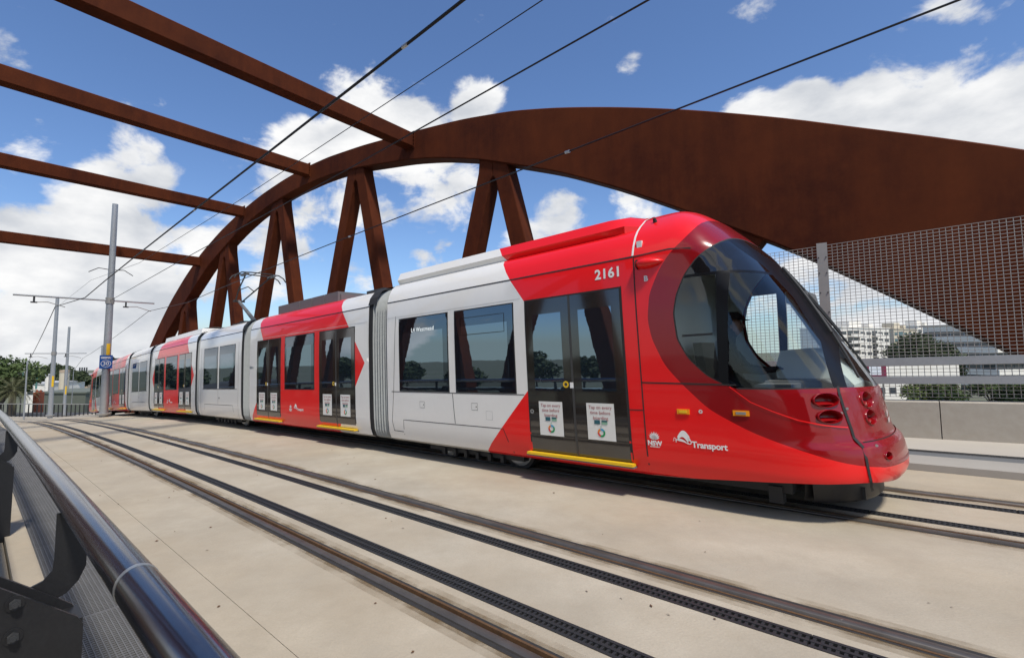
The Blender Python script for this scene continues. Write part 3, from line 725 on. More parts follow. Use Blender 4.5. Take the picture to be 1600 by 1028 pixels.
# logos
def petal(ang, r, w, n=8):
    P = []
    for i in range(n + 1):
        t = i / n; P.append((w * math.sin(math.pi * t ** .75) * (1 - .25 * t), r * t))
    Q_ = P + [(-a, b) for a, b in P[::-1][1:-1]]
    c, s = math.cos(ang), math.sin(ang); return [(a * c + b * s, -a * s + b * c) for a, b in Q_]
def waratah(k):
    pol = []
    for a, r, w in ((-1.30, .075, .013), (1.30, .075, .013), (-1.0, .088, .015), (1.0, .088, .015), (-.68, .095, .016), (.68, .095, .016), (-.36, .10, .017), (.36, .10, .017), (0, .105, .017)):
        pol.append([(x * k, y * k) for x, y in petal(a, r, w)])
    return pol
NSW_T = text_polys('NSW', .085, .004); GOV_T = text_polys('GOVERNMENT', .0205, .0012)
TRN_T = text_polys('Transport', .135, .004, 'LEFT', .95)
def arc_shape(k):
    # sweeping arch with round foot and a small tail
    out = []; n = 18
    A = []; Bq = []
    for i in range(n + 1):
        t = i / n
        A.append((lerp(-.085, .085, t) , .02 + .135 * math.sin(math.pi * (t * .78 + .10)) - .0 * t)); Bq.append((lerp(-.078, .055, t), -.005 + .085 * math.sin(math.pi * (t * .80 + .08)) - .035 * t))
    for i in range(n): out.append([A[i], A[i + 1], Bq[i + 1], Bq[i]])
    C_ = [(lerp(-.10, .06, i / n), .022 + .022 * math.sin(math.pi * i / n) - .052 * (i / n) ** 2) for i in range(n + 1)]; Dd = [(a, b - .004 - .03 * math.sin(math.pi * (i / n) ** .8)) for i, (a, b) in enumerate(C_)]
    for i in range(n): out.append([Dd[i], Dd[i + 1], C_[i + 1], C_[i]])
    out += sh(ring(.018, .030, 0, 6.283, 16), .078, -.003)
    out += [[(.050, .05), (.085, .055), (.107, .002), (.098, .0)]]
    out += [[(-.10, .022), (-.135, .045), (-.128, .05), (-.095, .028)], [(-.135, .045), (-.15, -.005), (-.144, -.003), (-.128, .05)], [(-.15, -.005), (-.10, .022), (-.10, .028), (-.144, .0)], [(-.108, .022), (-.112, -.015), (-.104, -.018), (-.096, .022)]]
    return [[(a * k, b * k) for a, b in p] for p in out]
def logos(mod, s_n, z_n, s_t, z_t, k, sgn=-1, off=.004):
    mb = MB(); flat2d(mb, waratah(k), s_n, z_n + .005 * k, off, sgn); flat2d(mb, [[(a * k, b * k) for a, b in p] for p in sh(NSW_T, 0, -.052)], s_n, z_n, off, sgn); flat2d(mb, [[(a * k, b * k) for a, b in p] for p in sh(GOV_T, 0, -.098)], s_n, z_n, off, sgn)
    mb.build('flower_emblem', 'print_white', mod)
    mb = MB(); flat2d(mb, arc_shape(k * .92), s_t, z_t, off, sgn); mb.build('arch_emblem', 'print_white', mod)
    mb = MB(); flat2d(mb, [[(a * k * .80 + .098 * k, b * k * .80 - .03 * k) for a, b in p] for p in TRN_T], s_t, z_t, off, sgn); mb.build('transport_lettering', 'print_white', mod)

def lines(mod, segs, sgn=-1, w=.010, mat='seam', name='panel_gap'):
    for sg in segs:
        mb = MB(); seam_line(mb, sg, w, .0025, sgn); o = mb.build(name, mat, mod)
    return o
def gutter(mod, sa, sb, sgn=-1):
    mb = MB(); rows = [[(-s, sgn * (y), z) for y, z in ((1.298, 2.712), (1.292, 2.730))] for s in (sa, sb)]; mb.grid(rows); return mb.build('gutter_gap', 'seam', mod)

def wheel(mod, s, sgn=-1):
    mb = MB(); mb.tube([(-s, sgn * .80, .27), (-s, sgn * .64, .27)], .29, 28); w = mb.build('wheel', 'dark_grey', mod, 40)
    mb = MB(); mb.tube([(-s, sgn * .87, .27), (-s, sgn * .80, .27)], [.19, .24], 24); mb.build('wheel_hub', 'offwhite', mod, 40)
def bogie(mod, s0, s1, sgn=-1):
    for s in (s0, s1): wheel(mod, s, -1); wheel(mod, s, 1)
    mb = MB(); mb.box((-s1 - .25, -1.02, .15), (-s0 + .25, -.90, .30)); mb.box((-s1 - .25, .90, .15), (-s0 + .25, 1.02, .30)); mb.box((-s1, -.9, .2), (-s0, .9, .3))
    for k in range(6): x = -lerp(s0, s1, (k + .5) / 6); mb.box((x - .03, -1.06, .10), (x + .03, -1.0, .2))
    mb.build('bogie_frame', 'cab_dark', mod)

def m1_up(s):
    if s > 1.15: return HI
    t = max(0.0, min(1.0, (s - NS1) / (1.15 - NS1))); t = t * t * (3 - 2 * t)
    bulge = .03 * math.sin(math.pi * t)
    return [(lerp(a[0], b[0], t), lerp(a[1], b[1], t) + bulge * (k > 4)) for k, (a, b) in enumerate(zip(JN, HI))]

def cab_module(sa, sb, flip, main):
    """leading car: front at local s=.76 with the nose ahead; local frame from the two track points"""
    cuts, t1 = chev(1.84, 1.70, .728, .943)
    red = dict(cuts=cuts, test=lambda s, z: t1(s, z) < 0)
    if flip: sg = 1
    else: sg = -1
    if flip:                                     # rear car: turned half round
        A, _ = trk(sa); Bq, _ = trk(sb)          # sa = its s on the line where local s=0 lies, sb ahead of it
        f = (A - Bq).normalized(); l = Vector((0, 0, 1)).cross(f).normalized(); u = f.cross(l)
        Mx = Matrix(((f.x, l.x, u.x, A.x), (f.y, l.y, u.y, A.y), (f.z, l.z, u.z, A.z), (0, 0, 0, 1)))
    else: Mx = frame(0, 5.5)
    polys, rows = body_polys(NS1, 5.48, m1_up, 24)
    for f_ in red['cuts']: polys = split(polys, f_)
    mb = MB()
    for pl in polys: c = cen(pl); mb.poly(pl, 1 if red['test'](-c[0], c[2]) else 0)
    mb.poly(rows[-1], 2); mb.grid([[(-NS1, -1.16, .26), (-5.48, -1.16, .26)], [(-NS1, 1.16, .26), (-5.48, 1.16, .26)]], 2)
    mod = mb.build('cab_section', ['white', 'red', 'cab_dark'], tram, 28); mod.matrix_parent_inverse = tinv; mod.matrix_basis = Mx
    # --- nose shell, cut into paint, glass and trim
    zz = sorted(set([round(z, 4) for z in list(np.linspace(.255, 3.41, 76)) + [.66, .68, .70, .72, .74, .76]]))
    fr = [i / 14 * .9 for i in range(15)]
    grid = []
    for z in zz:
        L_ = NS1 - stip(z); Wd = nW(z); row = []
        for f_ in fr: row.append((-(NS1 - f_ * L_), -Wd * math.sqrt(max(0, 1 - f_ ** NEXP)), z))
        y9 = math.sqrt(1 - .9 ** NEXP)
        for k in range(1, 17):
            y = y9 * (1 - k / 16); row.append((-(NS1 - L_ * (1 - y * y) ** (1 / NEXP)), -Wd * y, z))
        row += [(x, -y, z_) for x, y, z_ in row[::-1][1:]]; grid.append(row)
    polys = []
    for a, b in zip(grid[:-1], grid[1:]):
        for k in range(len(a) - 1): polys.append([a[k], a[k + 1], b[k + 1], b[k]])
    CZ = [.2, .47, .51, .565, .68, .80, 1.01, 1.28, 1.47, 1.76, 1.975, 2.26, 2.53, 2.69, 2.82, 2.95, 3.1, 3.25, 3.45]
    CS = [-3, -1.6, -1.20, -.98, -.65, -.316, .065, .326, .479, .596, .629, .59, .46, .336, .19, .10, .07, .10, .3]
    GZ = [1.20, 1.25, 1.345, 1.53, 1.74, 2.02, 2.22, 2.42, 2.59, 2.68, 2.73, 2.80, 2.88, 2.96]
    GS = [-.27, -.13, .042, .214, .314, .332, .287, .191, .059, -.06, -.12, -.16, -.19, -.22]
    PZ = [1.1, 1.236, 1.67, 2.14, 2.49, 2.75, 2.9]; PS = [-1.0, -.955, -.862, -.65, -.44, -.22, -.1]
    def fine(zs, ss):
        zf = np.linspace(zs[0], zs[-1], 500); sf = np.interp(zf, zs, ss); k = np.hanning(41); k /= k.sum()
        return zf, np.convolve(np.concatenate([2 * sf[0] - sf[20:0:-1], sf, 2 * sf[-1] - sf[-2:-22:-1]]), k, 'valid')
    CZ2, CS2 = fine(CZ[3:], CS[3:]); CZ, CS = np.concatenate([CZ[:3], CZ2]), np.concatenate([CS[:3], CS2]); GZ, GS = fine(GZ, GS); PZ, PS = fine(PZ, PS)
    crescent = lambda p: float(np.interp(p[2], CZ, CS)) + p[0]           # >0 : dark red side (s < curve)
    def gl(p):                                                            # >0 : glazing
        z = p[2]; return min(float(np.interp(z, GZ, GS)) + p[0], z - (1.235 - .05 * (1 - abs(p[1]) / 1.3)), 2.95 - z)
    pil = lambda p: float(np.interp(p[2], PZ, PS)) + p[0]                # >0 : ahead of the pillar = windscreen
    pilw = lambda p: abs(pil(p)) - .04
    head = lambda p: p[2] - (2.40 + .0 * p[0])
    postf = lambda p: (-p[0]) - lerp(-.10, -.045, (2.4 - p[2]) / 1.1)     # door post behind quarter light
    posta = lambda p: (-p[0]) - lerp(-.215, -.135, (2.4 - p[2]) / 1.1)
    polys = split(polys, crescent); polys = split(polys, gl); polys = split(polys, lambda p: gl(p) + .016)
    sel = lambda c: gl(c) > 0
    glassy = [p for p in polys if sel(cen(p))]; rest = [p for p in polys if not sel(cen(p))]
    rest = split(rest, lambda p: p[2] - .70)
    # lower edge rises towards the front
    BS = [-1.4, -1.06, -.6, -.12, .4, .78]; BZ = [.375, .40, .375, .335, .285, .255]
    low = lambda p: p[2] - (float(np.interp(-p[0], BS, BZ)) - .07 * max(0, 1 - abs(p[1]) / 1.0) * (1 if p[0] > .9 else 0))
    rest = [p for p in split(rest, low) if low(cen(p)) > 0]
    # openings for the lamp bowls
    LAMPS = [(-.868, 1.118, .112, .060, 'headlamp'), (-.885, .972, .105, .056, 'headlamp'), (-1.105, 1.092, .112, .072, 'headlamp'), (-1.122, .935, .098, .066, 'headlamp'), (-1.215, .60, .058, .034, 'fog_lamp')]
    holes = []
    for s_, z_, ru, rz, nm in LAMPS:
        for g_ in (-1, 1):
            e = .015; p0 = Vector((-s_, g_ * ny(s_, z_), z_)); ts = Vector((-(s_ - e), g_ * ny(s_ - e, z_), z_)) - Vector((-(s_ + e), g_ * ny(s_ + e, z_), z_)); ts.normalize()
            tz = Vector((-s_, g_ * ny(s_, z_ + .02), z_ + .02)) - Vector((-s_, g_ * ny(s_, z_ - .02), z_ - .02)); n = ts.cross(tz); n = n if n.dot(Vector((1, g_, 0))) > 0 else -n; n.normalize(); tz = n.cross(ts); tz = tz if tz.z > 0 else -tz
            def hf(p, p0=p0, ts=ts, tz=tz, n=n, ru=ru, rz=rz):
                d = Vector(p) - p0
                if abs(d.dot(n)) > .16 or d.length > .4: return 1.0
                return (d.dot(ts) / ru) ** 2 + (d.dot(tz) / rz) ** 2 - 1
            box_ = max(ru, rz) * 2.6; nearp = [p for p in rest if (Vector(cen(p)) - p0).length < box_]; farp = [p for p in rest if (Vector(cen(p)) - p0).length >= box_]
            # refine the neighbourhood so the oval edge is round
            for _ in range(2):
                q_ = []
                for pl in nearp:
                    c = cen(pl)
                    if len(pl) == 4:
                        m_ = [tuple((pl[i][k] + pl[(i + 1) % 4][k]) / 2 for k in range(3)) for i in range(4)]
                        q_ += [[pl[0], m_[0], c, m_[3]], [m_[0], pl[1], m_[1], c], [c, m_[1], pl[2], m_[2]], [m_[3], c, m_[2], pl[3]]]
                    else: q_.append(pl)
                nearp = q_
            nearp = [p for p in split(nearp, hf) if hf(cen(p)) > 0]; rest = farp + nearp; holes.append((p0, ts, tz, n, ru, rz, nm))
    mb = MB(); seal = MB()
    for pl in rest:
        c = cen(pl)
        if gl(c) > -.016 and c[2] > 1.22: seal.poly(pl)
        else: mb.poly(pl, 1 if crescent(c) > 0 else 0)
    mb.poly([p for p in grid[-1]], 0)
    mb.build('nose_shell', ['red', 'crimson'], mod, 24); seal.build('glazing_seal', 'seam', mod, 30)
    barf = lambda p: abs(p[2] - 2.40) - .016
    for f_ in (pil, pilw, head, barf, postf, posta): glassy = split(glassy, f_)
    parts = dict(windscreen=MB(), side_window=MB(), far_window=MB(), pillar=MB(), header_panel=MB())
    for pl in glassy:
        c = cen(pl); s = -c[0]
        if pilw(c) < 0 or barf(c) < 0: k = 'pillar'
        elif head(c) > 0: k = 'header_panel'
        elif pil(c) > 0: k = 'windscreen'
        elif postf(c) < 0 and posta(c) > 0: k = 'pillar'
        else: k = 'side_window' if c[1] < 0 else 'far_window'
        parts[k].poly(pl)
    parts['windscreen'].build('windscreen', 'screen_glass', mod, 50); parts['side_window'].build('side_window', 'cab_glass', mod, 50); parts['far_window'].build('side_window', 'cab_glass', mod, 50)
    parts['pillar'].build('pillar', 'pillar_black', mod, 40); parts['header_panel'].build('header_panel', 'black_glass', mod, 40)
    # inner lining of the cab
    mb = MB()
    for pl in rest: mb.poly([(p[0] - .035, p[1] * .972, p[2] - .01) for p in pl[::-1]])
    mb.build('cab_lining', 'cab_grey', mod, 30)
    # --- seams of the shell
    for g_ in (-1, 1):
        lines(mod, [[(NS1 - .01, .27), (NS1 - .01, 2.70)], [(NS1 - .01, 1.285), (-.2, 1.262)], [(NS1, 2.72), (.35, 2.735), (.12, 2.70)]], g_, .014)
    mb = MB(); rows = [[(-NS1 + d, y, z) for y, z in [(-(a + .004), b + .003) for a, b in JN] + [(a + .004, b + .003) for a, b in JN[::-1]]] for d in (-.012, .012)]; mb.grid(rows); mb.build('roof_joint', 'seam_white', mod)
    # vertical joint of the bonnet
    for g_ in (-1, 1):
        mb = MB()
        P = [(-.945, 1.235), (-.975, 1.04), (-1.01, .85), (-1.02, .78), (-1.075, .70), (-1.09, .60), (-1.10, .41), (-1.08, .28)]
        seam_line(mb, P, .016, .003, g_, step=.06)
        mb.build('bonnet_joint', 'seam', mod)
    # ledge line over the bumper
    mb = MB()
    z = .735; rows = []
    L_ = NS1 - stip(z); pts = []
    for k in range(31):
        y = lerp(-.70, .70, k / 30); t = (1 - y * y) ** (1 / NEXP); pts.append((-(NS1 - L_ * t) + .004, nW(z) * y * 1.003))
    mb.grid([[(x, y, z - .006) for x, y in pts], [(x, y, z + .006) for x, y in pts]]); mb.build('bumper_joint', 'seam', mod)
    for g_ in (-1, 1): mb = MB(); seam_line(mb, [(-.14, 1.245), (-.31, 1.10), (-.48, 1.02), (-.665, .945), (-.84, .90), (-.99, .872)], .010, .009, g_, step=.04); mb.build('crease_highlight', 'red', mod)  # bright red strip paints the highlight along the nose panel crease
    # --- under-nose deflector
    mb = MB(); rows = []; zs = (.115, .15, .33)
    def def_pts(k): return [(-(NS1 - (NS1 - (-1.10)) * (1 - (y * y)) ** (1 / 4.5)) , (.96) * y) for y in np.linspace(-.999, .999, 41)]
    P = def_pts(0); P = [p for p in P if p[0] > .55]
    mb.grid([[(x - .03, y, zs[0]) for x, y in P], [(x, y, zs[1]) for x, y in P], [(x, y, zs[2]) for x, y in P], [(x - .06, y * .94, zs[2]) for x, y in P], [(x - .09, y * .94, zs[0]) for x, y in P]])
    mb.build('deflector', 'black_paint', mod, 40)
    mb = MB(); mb.box((.2, -.5, .13), (1.0, .5, .24)); mb.box((.30, -.98, .10), (.42, -.86, .26)); mb.box((.30, .86, .10), (.42, .98, .26)); mb.box((-.7, -.95, .2), (.5, .95, .30)); mb.build('nose_underframe', 'cab_dark', mod)
    # --- head lamps: recessed oval bowls
    for p0, ts, tz, n, ru, rz, nm in holes:
        rows = []
        for rr_, dd in ((1.12, -.006), (1.10, .008), (1.03, .012), (.97, .004), (.93, -.04), (.75, -.075), (.4, -.09), (0, -.092)):
            rows.append([p0 + (ts * math.cos(a) * ru + tz * math.sin(a) * rz) * rr_ + n * dd for a in [2 * math.pi * i / 32 for i in range(32)]])
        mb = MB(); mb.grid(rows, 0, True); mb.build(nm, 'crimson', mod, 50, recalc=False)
        mb = MB(); mb.grid([[p0 + ts * ru * .90 * x * k + tz * rz * (-.12 - .55 * j) * k2 + n * (-.02 - .05 * j * 0 - .03 * (1 - j)) for x, k in ((-1, 1), (-.5, 1), (0, 1), (.5, 1), (1, 1))] for j, k2 in ((0, 1), (1, 1))]); mb.build('lamp_lens', 'crimson', mod)
    for g_ in (-1, 1):
        for s, z in ((-.955, 1.0), (-.99, 1.035), (-1.15, .70)):
            c = surf(s, z, .0, g_); mb = MB(); mb.tube([c, (c[0] + .006, c[1] + g_ * .012, c[2])], .012, 10); mb.build('fastener', 'steel_light', mod)
        # side marker lamps
        for s, z, w in ((.323, .984, .062), (-.22, .992, .070)):
            mb = MB(); patch(mb, s - w, s + w, z - .026, z + .026, .012, g_, 2, 4); mb.build('marker_lamp', 'amber', mod)
            mb = MB(); patch(mb, s - w * .62, s + w * .62, z - .013, z + .013, .018, g_, 2, 4); mb.build('lamp_lens', 'steel_light' if s < 0 else 'yellow', mod)
        mb = MB(); flat2d(mb, ring(.008, .02, 0, 6.283, 14), .15, .992, .006, g_); mb.build('socket', 'offwhite', mod)
        # camera pod
        mb = MB(); rows = []
        for i in range(9):
            t = i / 8; s = lerp(.70, .41, t); r = .075 * math.sin(math.pi * (.12 + .86 * t)) ** .6 * (1 - .35 * t); z = 2.615 - .0 * t
            rows.append([(-s, g_ * (ny(s, 2.6) - .02 + max(0, math.cos(a)) * r * 1.7 + .01), z + math.sin(a) * r) for a in [lerp(-math.pi / 2, math.pi / 2, k / 10) for k in range(11)]])
        mb.grid(rows); mb.poly(rows[-1]); mb.build('camera_pod', 'red', mod, 50)
        mb = MB(); mb.grid([[(-.702, g_ * (ny(.7, 2.6) - .02 + max(0, math.cos(a)) * .06 * 1.5 * k + .012), 2.615 + math.sin(a) * .06 * k) for a in [lerp(-math.pi / 2, math.pi / 2, q / 10) for q in range(11)]] for k in (1, 0)]); mb.build('camera_slot', 'seam', mod)
    # wipers on the screen
    mb = MB()
    for y0, y1 in ((-.55, .05), (.62, .1)):
        def SP(z, y, o=.02):
            L_ = NS1 - stip(z); t = (1 - (y / nW(z)) ** 2) ** (1 / NEXP); return (-(NS1 - L_ * t) + o, y, z)
        pts = [SP(lerp(1.30, 2.25, i / 8), lerp(y0, y1, i / 8)) for i in range(9)]; mb.tube(pts, .012, 6)
        pts = [SP(lerp(1.75, 2.55, i / 6), lerp(y0 + .2 * (1 if y1 > y0 else -1), y1, i / 6), .03) for i in range(7)]; mb.tube(pts, .016, 6)
    mb.build('wiper', 'cab_dark', mod)
    # front emblem
    mb = MB()
    for pl in waratah(.75): mb.poly([(-(stip(.93) ) + .012 - .0 * b, -.14 + a, .90 + b) for a, b in pl])
    for t in NSW_T: mb.poly([(-stip(.88) + .012, -.14 + a * .75, .86 + b * .75) for a, b in t])
    mb.build('front_emblem', 'print_white', mod)
    # cab interior
    mb = MB(); mb.box((-.72, -1.25, .85), (-.66, 1.25, 2.9), 0); mb.build('cab_bulkhead', 'cab_grey', mod)
    mb = MB(); mb.box((-.70, -1.22, .84), (.50, 1.22, .88)); mb.box((.5, -.7, .84), (.95, .7, .88)); mb.build('cab_floor', 'cab_dark', mod)
    mb = MB()
    prof = [(.30, .9), (.30, 1.40), (.36, 1.58), (.62, 1.60), (.80, 1.46), (.98, 1.20), (.98, .9)]
    mb.prism([(x, -.15, z) for x, z in prof], (0, .95, 0)); mb.build('driver_console', 'cab_grey', mod, recalc=True)
    mb = MB(); mb.prism([(x, -.70, min(z, 1.27)) for x, z in prof], (0, .54, 0)); mb.prism([(.30, -1.1, .9), (.30, -1.1, 1.25), (.62, -1.1, 1.25), (.62, -1.1, .9)], (0, .4, 0)); mb.build('dashboard', 'mid_grey', mod, recalc=True)
    mb = MB(); mb.prism([(.42, .15, 2.32), (.62, .2, 2.26), (.66, .2, 2.0), (.58, .15, 1.98)], (0, .55, 0)); mb.build('sun_visor', 'mid_grey', mod, recalc=True)
    for yy, ss_, hh in ((-.05, -.1, 0),):
        mb = MB(); mb.box((-.46, -.28, 1.02), (.0, .24, 1.14)); mb.prism([(-.50, -.26, 1.1), (-.38, -.26, 1.12), (-.44, -.26, 1.72), (-.54, -.26, 1.72)], (0, .48, 0)); mb.box((-.3, -.08, .88), (-.15, .06, 1.04)); mb.build('driver_seat', 'cab_dark', mod, recalc=True)
    if main:
        mb = MB(); mb.box((-.655, -.78, 2.02), (-.64, -.70, 2.22)); mb.build('fire_extinguisher', 'red', mod)
        mb = MB(); patch(mb, -.03, .27, 1.762, 1.785, .004, -1, 2, 4); mb.build('window_bar', 'black_paint', mod)
    return mod

def side_details(mod, sg, main):
    pane(mod, 3.88, 5.11, 1.145, 2.375, sg); pane(mod, 2.545, 3.70, 1.145, 2.375, sg)
    door(mod, .945, 2.315, .395, 2.375, sg)
    gutter(mod, NS1, 5.48, sg)
    lines(mod, [[(5.32, .44), (5.36, .6), (5.30, 1.13), (5.22, 2.45)], [(5.36, 1.117), (2.40, 1.117)], [(3.80, 1.11), (3.76, .655)], [(5.06, .265), (5.04, .64), (2.80, .64), (2.66, .31)], [(5.33, .44), (5.06, .435)], [(.92, .42), (.92, 2.40)], [(NS1, .98), (.92, .98)]], sg, .010)
    lines(mod, [[(5.47, 2.43), (2.40, 2.43)]], sg, .007, 'offwhite', 'cantrail_edge')
    bogie(mod, 2.95, 4.45)
    if main:
        for s, z in ((4.53, .915), (3.335, .925)):
            lines(mod, [[(s - .06, z - .05), (s + .06, z - .05), (s + .06, z + .05), (s - .06, z + .05), (s - .06, z - .05)]], sg, .005, name='hatch_gap')
            mb = MB(); flat2d(mb, ring(0, .010, 0, 6.283, 10), s - .035, z, .004, sg); mb.build('hatch_lock', 'seam', mod)
        lines(mod, [[(3.05 - .06, .75), (3.05 + .06, .75), (3.05 + .06, .87), (3.05 - .06, .87), (3.05 - .06, .75)]], sg, .003, 'mid_grey', 'hatch_gap')
        mb = MB(); flat2d(mb, text_polys('2161', .165, .005, space=1.05), 1.075, 2.572, .004, sg); mb.build('fleet_number', 'print_white', mod)
        mb = MB(); flat2d(mb, text_polys('B', .085, .003), .615, 2.44, .004, sg); mb.build('car_letter', 'print_white', mod)
        mb = MB(); flat2d(mb, text_polys('L4 Westmead', .098, -.0005, space=1.06), 4.48, 2.165, .011, sg); mb.build('destination_text', 'led', mod)
        lines(mod, [[(3.55, 2.30), (2.72, 2.30), (2.72, 2.05), (3.55, 2.05), (3.55, 2.30)]], sg, .008, 'seam', 'hopper_frame') if False else None
        mb = MB(); seam_line(mb, [(3.58, 2.26), (2.70, 2.26), (2.70, 2.0), (3.58, 2.0), (3.58, 2.26)], .012, .010, sg); mb.build('hopper_frame', 'black_glass', mod)
        mb = MB(); flat2d(mb, ring(.012, .03, 0, 6.283, 14), 2.275, .905, .012, sg); mb.build('key_switch', 'steel_light', mod)
        logos(mod, .655, .672, .345, .675, .80, sg)
        # low roof hatches
        for a, b in ((4.75, 4.25), (3.5, 2.6), (2.2, 1.6)):
            mb = MB(); mb.box((-a, -.78, 3.24), (-b, .6, 3.345)); mb.build('roof_hatch', 'dark_grey', mod)
        for s in (.60, .52): mb = MB(); mb.tube([(-s, -.95 + (.6 - s) * 1.2, 3.14), (-s, -.98 + (.6 - s) * 1.2, 3.20)], [.028, .018], 10); mb.build('roof_knob', 'cab_dark', mod, 50)

mA = cab_module(0, 5.5, False, True); mA['label'] = 'red front section with driver cab'
side_details(mA, -1, True)

def mid_section(name, sa, sb, cuts, test, mirror=False, fine=True):
    mod = module(name, sa, sb, lambda s: LOW, dict(cuts=cuts, test=test), ns=18)
    c = (sa + sb) / 2
    for k in (1, -1):
        a = c + k * 1.625; door(mod, a - .68 if k > 0 else a - .68, a + .68, .36, 2.365)
    pane(mod, c - .70, c + .70, 1.145, 2.365)
    gutter(mod, sa, sb)
    lines(mod, [[(sa + .05, 2.43), (sb - .05, 2.43)]], -1, .007, 'offwhite', 'cantrail_edge')
    logos(mod, c + .40, .70, c + .15, .70, .72)
    return mod
def ends(mod, sa, sb):
    lines(mod, [[(sa + .22, .30), (sa + .20, 2.45)], [(sb - .22, .30), (sb - .2, 2.45)]], -1, .008)
c1, tR = chev(6.19, 1.65, .76, .74); c2, tL = chev(10.40, 1.75, .66, .80)
m2 = mid_section('middle_section', 6.05, 11.64, c1 + c2, lambda s, z: tR(s, z) > 0 and tL(s, z) < 0)
mb = MB()
for k in range(5): mb.box((-11.05 + k * .62, -.80, 3.10), (-11.05 + k * .62 + .58, .75, 3.33))
mb.box((-11.1, -.74, 3.10), (-7.95, .7, 3.27)); mb.build('roof_unit', 'mid_grey', m2)
mb = MB(); mb.box((-7.5, -.6, 3.08), (-7.0, .5, 3.16)); mb.box((-6.7, -.9, 3.05), (-6.1, .6, 3.14)); mb.build('roof_hatch', 'dark_grey', m2)
c1, tF = chev(16.2, 1.6, .75, .75); cR = [lambda p: (-p[0]) - (21.42 - .75 * (p[2] - 1.6)), lambda p: (-p[0]) - (21.42 + .75 * (p[2] - 1.6))]
m4 = mid_section('middle_section', 16.05, 21.55, c1 + cR, lambda s, z: tF(s, z) > 0 and s < 21.42 - .75 * abs(z - 1.6))
mb = MB(); mb.grid([[(-s, y, z) for y, z in ((-1.02, 3.05), (-.98, 3.22), (-.6, 3.27), (.6, 3.27), (.98, 3.22), (1.02, 3.05))] for s in (16.5, 20.9)]); mb.poly([(-16.5, y, z) for y, z in ((-1.02, 3.05), (-.98, 3.22), (.98, 3.22), (1.02, 3.05))]); mb.build('roof_fairing', 'white', m4)
c1, tR6 = chev(31.25, 1.65, -.76, -.74); c2, tL6 = chev(27.0, 1.7, -.66, -.80)
m6 = mid_section('middle_section', 25.75, 31.42, c1 + c2, lambda s, z: tR6(s, z) < 0 and tL6(s, z) > 0)
for sa, sb in ((12.2, 15.72), (21.92, 25.34)):
    mod = module('bogie_section', sa, sb, lambda s: LOW, NORED, ns=6); c = (sa + sb) / 2
    pane(mod, c + .08, c + 1.30, 1.15, 2.39); pane(mod, c - 1.30, c - .08, 1.15, 2.39); gutter(mod, sa, sb); ends(mod, sa, sb)
    lines(mod, [[(sa + .3, 1.12), (sb - .3, 1.12)], [(c, 1.11), (c, .68)], [(c + 1.2, .27), (c + 1.2, .66), (c - 1.15, .66), (c - 1.25, .27)]], -1, .010); bogie(mod, c - .8, c + .8)
    if sa < 13: m3 = mod
    mb = MB(); flat2d(mb, ring(0, .03, 0, 6.283, 10), c - .1, .86, .004); mb.build('hatch_lock', 'seam', mod)
# rear car: turned round, its local s=0 lies 1.31 m ahead of the rear tip
mB = cab_module(37.35, 31.9, True, False); mB['label'] = 'red rear section with driver cab'
side_details(mB, 1, False)

# bellows between the cars
def bellows(s0, s1, ribs=5):
    Mx = frame(s0 - .5, s1 + .5); mb = MB()
    full = PB + LOW; loop = [(-y, z) for y, z in full] + [(y, z) for y, z in full[::-1][1:]]
    def ringp(s, k, dz=0): return [(-s, y * k, .28 + (z - .28) * (k * .5 + .5) + dz) for y, z in loop]
    blk = s1 - .11; rows = []
    n = ribs * 2
    for i in range(n + 1): rows.append(ringp(lerp(s0, blk, i / n), .985 if i % 2 == 0 else .915))
    mb.grid(rows, 0)
    o = mb.build('bellows', 'bellows', tram, None); o.matrix_parent_inverse = tinv; o.matrix_basis = Mx
    mb = MB(); mb.grid([ringp(blk, .985), ringp(s1, .985)]); k = mb.build('bellows_cover', 'bellows_dark', o)
    top = [(y, z) for y, z in loop if z > 2.55]
    mb = MB(); mb.grid([[(-s, y * 1.0, z + .035) for y, z in top] for s in (lerp(s0, blk, .72), s1 + .03)]); mb.build('roof_cover', 'bellows_dark', o)
for a, b in ((5.48, 6.05), (11.64, 12.2), (15.72, 16.05), (21.55, 21.92), (25.34, 25.77), (31.4, 31.88)): bellows(a - .005, b + .005, 6 if a < 12 else 4)

# pantograph on the first bogie section
Mp = frame(12.2, 15.75)
pan = MB(); pan.box((-15.0, -.55, 3.10), (-14.0, .55, 3.22)); pan.box((-14.75, -.40, 3.2), (-14.55, .40, 3.30)); po = pan.build('pantograph', 'dark_grey', tram); po.matrix_parent_inverse = tinv; po.matrix_basis = Mp
mb = MB(); mb.tube([(-14.5, 0, 3.28), (-15.2, 0, 3.72), (-15.9, 0, 4.15)], [.07, .06, .05], 10); mb.build('lower_arm', 'mid_grey', po, 40)
mb = MB(); mb.tube([(-14.75, .12, 3.26), (-15.85, .05, 4.07)], .018, 6); mb.build('guide_rod', 'cab_dark', po)
mb = MB()
for y in (-1, 1): mb.tube([(-15.9, y * .12, 4.15), (-15.2, y * .28, 4.45), (-14.25, y * .42, 4.80)], .024, 8)
mb.tube([(-15.9, -.2, 4.15), (-15.9, .2, 4.15)], .035, 8); mb.tube([(-15.25, -.27, 4.43), (-15.1, 0, 4.56), (-15.25, .27, 4.43)], .018, 6); mb.build('upper_arm', 'cab_dark', po, 40)
for s in (14.05, 14.45):
    mb = MB(); mb.tube([(-s, -.86, 4.62), (-s, -.78, 4.74), (-s, -.62, 4.83), (-s, -.3, 4.85), (-s, .3, 4.85), (-s, .62, 4.83), (-s, .78, 4.74), (-s, .86, 4.62)], .02, 8); mb.build('contact_strip', 'cab_dark', po, 50)
